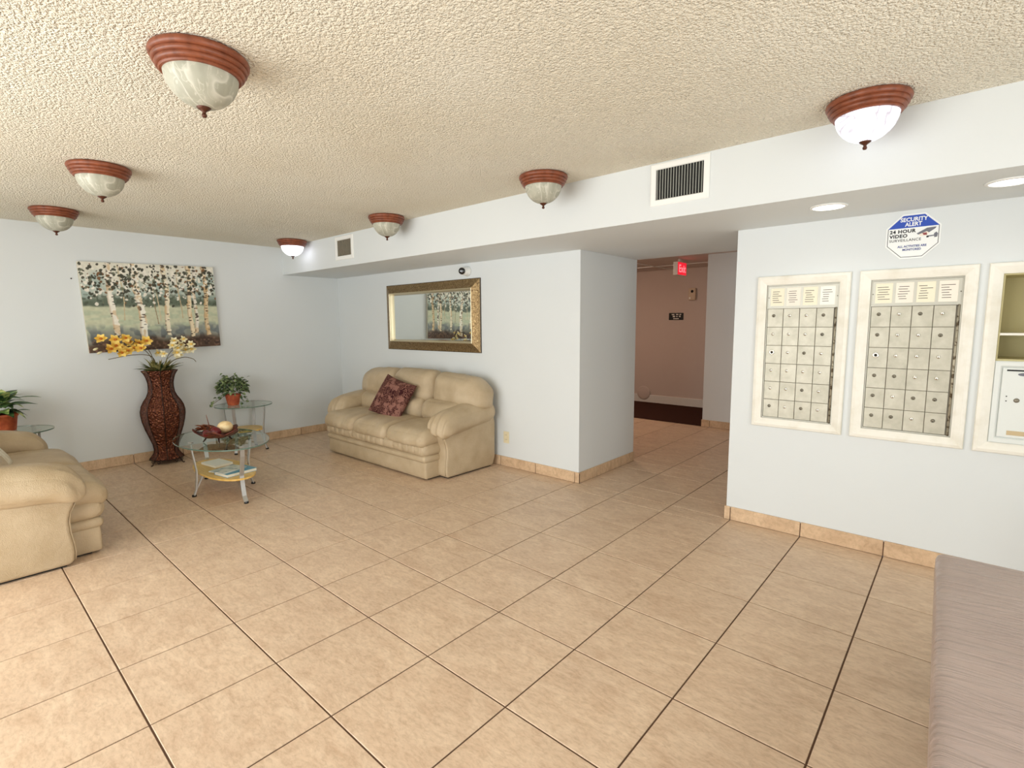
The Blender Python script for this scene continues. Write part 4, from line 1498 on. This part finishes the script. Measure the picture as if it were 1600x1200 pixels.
for p_ in o.data.polygons:
    p_.use_smooth = True
# keep the facets: sharp along the eight ribs
es = o.modifiers.new('edges', 'EDGE_SPLIT'); es.split_angle = math.radians(33)
for i in range(8):
    a = PI / 8 + 0.18 + i * PI / 4
    bm = BM()
    tube(bm, [((r_ + 0.003) * U * math.cos(a), (r_ + 0.003) * U * math.sin(a), z * U) for r_, z in prof[:21]], 0.0045, 6)
    obj('rib', bm, IRON, vt, True)
bm = BM(); lathe(bm, [(0.320 * U, 0.088 * U), (0.345 * U, 0.088 * U), (0.345 * U, 0.108 * U), (0.320 * U, 0.108 * U)], 8, closed=True, phase=PI / 8 + 0.18)
obj('stand_ring', bm, IRON, vt)
for i in range(4):
    a = PI / 8 + 0.18 + i * PI / 2
    pts = []
    for k_, (r_, z) in enumerate(((0.33, 0.10), (0.37, 0.088), (0.395, 0.06), (0.39, 0.035), (0.40, 0.018), (0.43, 0.012), (0.45, 0.022))):
        pts.append((r_ * U * math.cos(a), r_ * U * math.sin(a), z * U))
    bm = BM(); tube(bm, pts, 0.0055, 7)
    ft = obj('foot', bm, IRON, vt, True)
    for s in (-1, 1):
        c = Vector((0.32 * U * math.cos(a + s * 0.22), 0.32 * U * math.sin(a + s * 0.22), 0.055 * U))
        tdir = Vector((-math.sin(a), math.cos(a), 0))
        pts = []
        for q in range(15):
            th = q / 14 * 4.2 * PI / 2
            rr = 0.022 * (1 - 0.6 * q / 14)
            pts.append(c + tdir * (rr * math.cos(th) * s) + Vector((0, 0, rr * math.sin(th) * 0.8)))
        bm = BM(); tube(bm, pts, 0.0035, 5)
        obj('scroll', bm, IRON, ft, True)


def flower_mesh(kind, rs):
    bm = BM()
    n = 6
    for i in range(n):
        s0 = len(bm.verts)
        leaf_mesh(bm, 0.046 if kind == 'y' else 0.040, 0.017 if kind == 'y' else 0.013, 0.22, 0.25, 4, 0.9)
        place(bm, s0, Vector((0.004 * math.cos(i * PI / 3), 0.004 * math.sin(i * PI / 3), 0)), i * PI / 3 + rs.uniform(-.15, .15), 0.55 + 0.25 * (i % 2), rs.uniform(-.2, .2))
    for f in bm.faces: f.material_index = 0
    s0 = len(bm.verts)
    lathe(bm, [(0.0, -0.012), (0.006, 0.0), (0.010, 0.016), (0.007, 0.018), (0.0, 0.008)], 8, mi=1)
    return bm


fl = thing('flower_arrangement', 'artificial yellow and cream blossoms with grassy leaves in the copper vase', 'flowers', (VX * U, VY * U, 1.82 * U))
base = Vector((VX, VY, 1.82))
rnd = random.Random(11)
YEL = [(1.53, 2.88), (1.77, 2.88), (1.94, 2.91), (1.87, 2.69), (1.64, 2.67), (2.05, 2.8), (2.22, 2.79), (2.32, 2.82), (1.98, 2.62), (1.73, 2.73), (2.12, 2.68), (2.20, 2.66), (1.83, 2.60)]
CRE = [(2.79, 2.7), (2.9, 2.8), (2.97, 2.62), (3.1, 2.85), (3.19, 2.72), (3.22, 2.61), (3.03, 2.72), (2.85, 2.55), (2.96, 2.46), (2.54, 2.55), (2.62, 2.53), (3.12, 2.60)]


def rel(x, y, z):
    return (Vector((x, y, z)) - base) * U


ymeshes = [flower_mesh('y', random.Random(i)) for i in range(3)]
cmeshes = [flower_mesh('c', random.Random(i + 9)) for i in range(3)]
def to_me(bm, nm, mats_):
    me = bpy.data.meshes.new(nm)
    for f in bm.faces: f.smooth = True
    bm.to_mesh(me); bm.free()
    for mm in mats_: me.materials.append(mm)
    return me
ymeshes = [to_me(b_, 'blossom', (PETY, PETO)) for b_ in ymeshes]
cmeshes = [to_me(b_, 'blossom', (PETC, PETY)) for b_ in cmeshes]
for L_, ms, nm in ((YEL, ymeshes, 'yellow blossom'), (CRE, cmeshes, 'cream blossom')):
    for i, (y, z) in enumerate(L_):
        xx = -6.06 + rnd.uniform(-0.16, 0.14)
        p_ = rel(xx, y, z)
        o = bpy.data.objects.new('blossom', ms[i % 3]); COL.objects.link(o); o.parent = fl
        o['label'] = nm
        o.location = p_
        d = Vector((0.75, -0.4 + rnd.uniform(-.6, .6), rnd.uniform(-0.35, 0.55)))
        o.rotation_euler = d.to_track_quat('Z', 'Y').to_euler()
        s_ = rnd.uniform(1.05, 1.4); o.scale = (s_, s_, s_)
def sprig(pts, r0, r1, name='stem', m_=STEM):
    # smooth through a few points
    P = [Vector(p_) for p_ in pts]
    out_ = []
    for i in range(len(P) - 1):
        p0, p1, p2, p3 = P[max(i - 1, 0)], P[i], P[i + 1], P[min(i + 2, len(P) - 1)]
        for q in range(6):
            t_ = q / 6
            out_.append(0.5 * ((2 * p1) + (-p0 + p2) * t_ + (2 * p0 - 5 * p1 + 4 * p2 - p3) * t_ * t_ + (-p0 + 3 * p1 - 3 * p2 + p3) * t_ ** 3))
    out_.append(P[-1])
    bm = BM(); tube(bm, out_, r0, 6, r1)
    return obj(name, bm, m_, fl, True)
o0 = Vector((0, 0, 0.02))
sprig([o0, rel(-6.14, 2.40, 2.45), rel(-6.12, 2.15, 2.72), rel(-6.1, 1.8, 2.76), rel(-6.1, 1.5, 2.74)], 0.004, 0.002)
sprig([o0, rel(-6.14, 2.44, 2.4), rel(-6.12, 2.3, 2.7), rel(-6.1, 2.0, 2.84), rel(-6.1, 1.6, 2.86)], 0.004, 0.002)
sprig([o0, rel(-6.14, 2.7, 2.4), rel(-6.12, 2.85, 2.62), rel(-6.1, 3.08, 2.78)], 0.004, 0.002)
sprig([o0, rel(-6.14, 2.68, 2.35), rel(-6.12, 2.9, 2.52), rel(-6.1, 3.18, 2.62)], 0.004, 0.002)
sprig([o0, rel(-6.1, 2.45, 2.38), rel(-6.05, 2.30, 2.51), rel(-6.05, 2.0, 2.52), rel(-6.05, 1.61, 2.45)], 0.005, 0.0035, 'twig')
sprig([o0, rel(-6.1, 2.75, 2.3), rel(-6.05, 3.0, 2.42), rel(-6.05, 3.2, 2.38), rel(-6.05, 3.27, 2.30)], 0.006, 0.003, 'twig')
for y, z, dy in ((1.47, 2.70, -1), (1.53, 2.62, -1)):
    bm = BM(); lathe(bm, [(0.0, 0.0), (0.007, 0.008), (0.012, 0.03), (0.008, 0.045), (0.0, 0.05)], 8)
    ob_ = obj('bud', bm, PETC, fl, True, loc=rel(-6.1, y, z))
    ob_.rotation_euler = Vector((0.2, -1.0, -0.45)).to_track_quat('Z', 'Y').to_euler()
for i in range(95):
    a = rnd.uniform(0, 2 * PI)
    L_ = rnd.uniform(0.11, 0.21)
    if math.cos(a) < -0.3: L_ *= 0.6
    bm = BM(); leaf_mesh(bm, L_, rnd.uniform(0.009, 0.017), rnd.uniform(0.1, 0.45), 0.3, 5, 0.7)
    place(bm, 0, Vector((0.05 * math.cos(a), 0.05 * math.sin(a), 0.13)), a, rnd.uniform(0.35, 1.4), rnd.uniform(-.6, .6))
    obj('leaf', bm, LEAFO if rnd.random() < 0.75 else LEAFD, fl, True)


# ------------------------------------------------------------------ potted plants
def ribbed_pot(bm, r0, r1, h, n=48, rib=0.04):
    pr = [(0.0, 0.0, 0), (r0 * 0.97, 0.0, 0), (r0, 0.006, 1), (r1 * 0.96, h * 0.84, 1), (r1 * 1.02, h * 0.85, 0), (r1 * 1.04, h, 0), (r1 * 0.93, h, 0), (r1 * 0.88, h * 0.86, 0), (0.0, h * 0.86, 0)]
    rings = []
    for r_, z, rb in pr:
        if r_ == 0:
            rings.append([bm.verts.new((0, 0, z))]); continue
        rings.append([bm.verts.new(((r_ * (1 + (rib * (0.5 + 0.5 * math.cos(i * PI)) if rb else 0))) * math.cos(2 * PI * i / n), (r_ * (1 + (rib * (0.5 + 0.5 * math.cos(i * PI)) if rb else 0))) * math.sin(2 * PI * i / n), z)) for i in range(n)])
    for A, B in zip(rings[:-1], rings[1:]):
        for i in range(n):
            j = (i + 1) % n
            if len(A) == 1: bm.faces.new((A[0], B[j], B[i]))
            elif len(B) == 1: bm.faces.new((A[i], A[j], B[0]))
            else: bm.faces.new((A[i], A[j], B[j], B[i]))


TZ = 1.175 * U + 0.0005
pp = thing('potted_plant', 'bushy small-leaved trailing plant in a ribbed terracotta pot on the glass side table', 'plant', (-6.02 * U, 4.02 * U, TZ))
bm = BM(); ribbed_pot(bm, 0.056, 0.080, 0.125); obj('pot', bm, TERRA, pp)
bm = BM(); lathe(bm, [(0.0, 0.112), (0.069, 0.110)], 24); bmesh.ops.recalc_face_normals(bm, faces=bm.faces); obj('soil', bm, SOIL, pp)
rnd = random.Random(21)
bm = BM()
for i in range(430):
    a = rnd.uniform(0, 2 * PI); ph = math.acos(rnd.uniform(-0.25, 1.0))
    r_ = rnd.uniform(0.45, 1.0) ** 0.5
    p_ = Vector((0.155 * r_ * math.sin(ph) * math.cos(a), 0.155 * r_ * math.sin(ph) * math.sin(a), 0.185 + 0.15 * r_ * math.cos(ph)))
    s0 = len(bm.verts)
    leaf_mesh(bm, rnd.uniform(0.038, 0.056), rnd.uniform(0.014, 0.020), 0.3, 0.25, 4, 0.65)
    place(bm, s0, p_, a + rnd.uniform(-.9, .9), rnd.uniform(-0.7, 0.8), rnd.uniform(-.8, .8))
for (dx, dy, dz, n_) in ((0.06, -0.26, 0.03, 13), (0.05, 0.13, 0.03, 10), (0.12, 0.05, 0.0, 6), (0.02, 0.17, 0.30, 4), (0.0, -0.08, 0.38, 4), (0.03, 0.02, 0.38, 4)):
    for k_ in range(n_):
        t_ = (k_ + 1) / n_
        z0 = 0.16 if dz < 0.2 else 0.25
        p_ = Vector((dx * t_, dy * t_ - 0.06 * (1 - t_) * (1 if dy < 0 else -1), z0 + (dz - z0) * t_ ** 1.2)) + Vector([rnd.uniform(-.012, .012) for _ in range(3)])
        s0 = len(bm.verts)
        leaf_mesh(bm, 0.042, 0.016, 0.3, 0.25, 4, 0.65)
        place(bm, s0, p_, math.atan2(dy, dx) + rnd.uniform(-1.2, 1.2), rnd.uniform(-.9, .5), rnd.uniform(-.7, .7))
o = obj('foliage', bm, LEAFP, pp, True); o['kind'] = 'stuff'
bm = BM(); tube(bm, [(0.0, -0.06, 0.13), (0.03, -0.13, 0.10), (0.05, -0.20, 0.06), (0.06, -0.26, 0.03)], 0.003, 5); obj('trailing_stem', bm, STEM, pp, True)

p2 = thing('potted_plant', 'broad-leaved variegated plant in a flared terracotta pot beside the loveseat', 'plant', (-6.10 * U, -0.10 * U, TZ))
bm = BM(); ribbed_pot(bm, 0.088, 0.108, 0.150, 48, 0.0); obj('pot', bm, TERRA, p2, True, bevel=0)
bm = BM(); lathe(bm, [(0.0, 0.134), (0.094, 0.132)], 24); bmesh.ops.recalc_face_normals(bm, faces=bm.faces); obj('soil', bm, SOIL, p2)
rnd = random.Random(33)
for i in range(40):
    a = i * 2.399 + rnd.uniform(-.3, .3)
    inner = i % 3
    L_ = rnd.uniform(0.13, 0.20); W2 = rnd.uniform(0.034, 0.05)
    bm = BM(); leaf_mesh(bm, L_, W2, rnd.uniform(0.3, 0.8), 0.22, 7, 0.7)
    place(bm, 0, Vector((0.03 * math.cos(a), 0.03 * math.sin(a), 0.15 + 0.045 * inner + rnd.uniform(0, .03))), a, 0.25 + 0.38 * inner + rnd.uniform(-.2, .2), rnd.uniform(-.4, .4))
    obj('leaf', bm, LEAFV if i % 5 in (0, 2, 3) else LEAFD, p2, True)
for (dy, z0, dz, L_) in ((0.18, 0.28, 0.04, 0.20), (0.22, 0.22, 0.0, 0.17), (0.2, 0.17, -0.02, 0.11)):
    bm = BM(); leaf_mesh(bm, L_, 0.014, 0.25, 0.2, 6, 1.3)
    place(bm, 0, Vector((0.05, 0.08, z0)), 1.2, 0.25, 0.2)
    obj('leaf', bm, LEAFD, p2, True)

# ------------------------------------------------------------------ bench
bt = thing('upholstered_bench', 'long taupe vinyl bench with wrinkled seat in front of the mailboxes', 'bench', (8.383 * U, 3.36 * U, 0), 0.029)
BL, BWd, BH = 3.82 * U, 1.52 * U, 1.0 * U
bm = BM()
def seatw(P):
    k_ = 0.0035 * noise.noise(Vector((P.x * 2.5, P.y * 16, 1.0))) + 0.004 * noise.noise(Vector((P.x * 3, P.y * 5, 4.0)))
    return (P.x, P.y, P.z + (k_ if P.z > 0 else 0))
puff(bm, BWd, BL, 0.11, 0.030, (30, 90, 6), (0, 0, 0.014), warp=seatw)
move_since(bm, 0, Matrix.Translation((0, 0, BH - 0.062)))
obj('seat_cushion', bm, BENCHV, bt, True)
bm = BM(); box(bm, -BWd / 2 + 0.03, BWd / 2 - 0.03, -BL / 2 + 0.03, BL / 2 - 0.03, BH - 0.16, BH - 0.112)
obj('seat_frame', bm, FRAMED, bt, bevel=0.004)
for sx_ in (-1, 1):
    for yy in (-0.72, 0.46 * (1.0)):
        bm = BM()
        top = Vector((sx_ * (BWd / 2 - 0.06), yy, BH - 0.155)); bot = Vector((sx_ * (BWd / 2 - 0.022), yy, 0.0))
        for dy in (-0.03, 0.03):
            tube(bm, [top + Vector((0, dy, 0)), bot + Vector((0, dy * 0.3, 0.004))], 0.009, 8)
        obj('leg', bm, SILVER, bt, True)
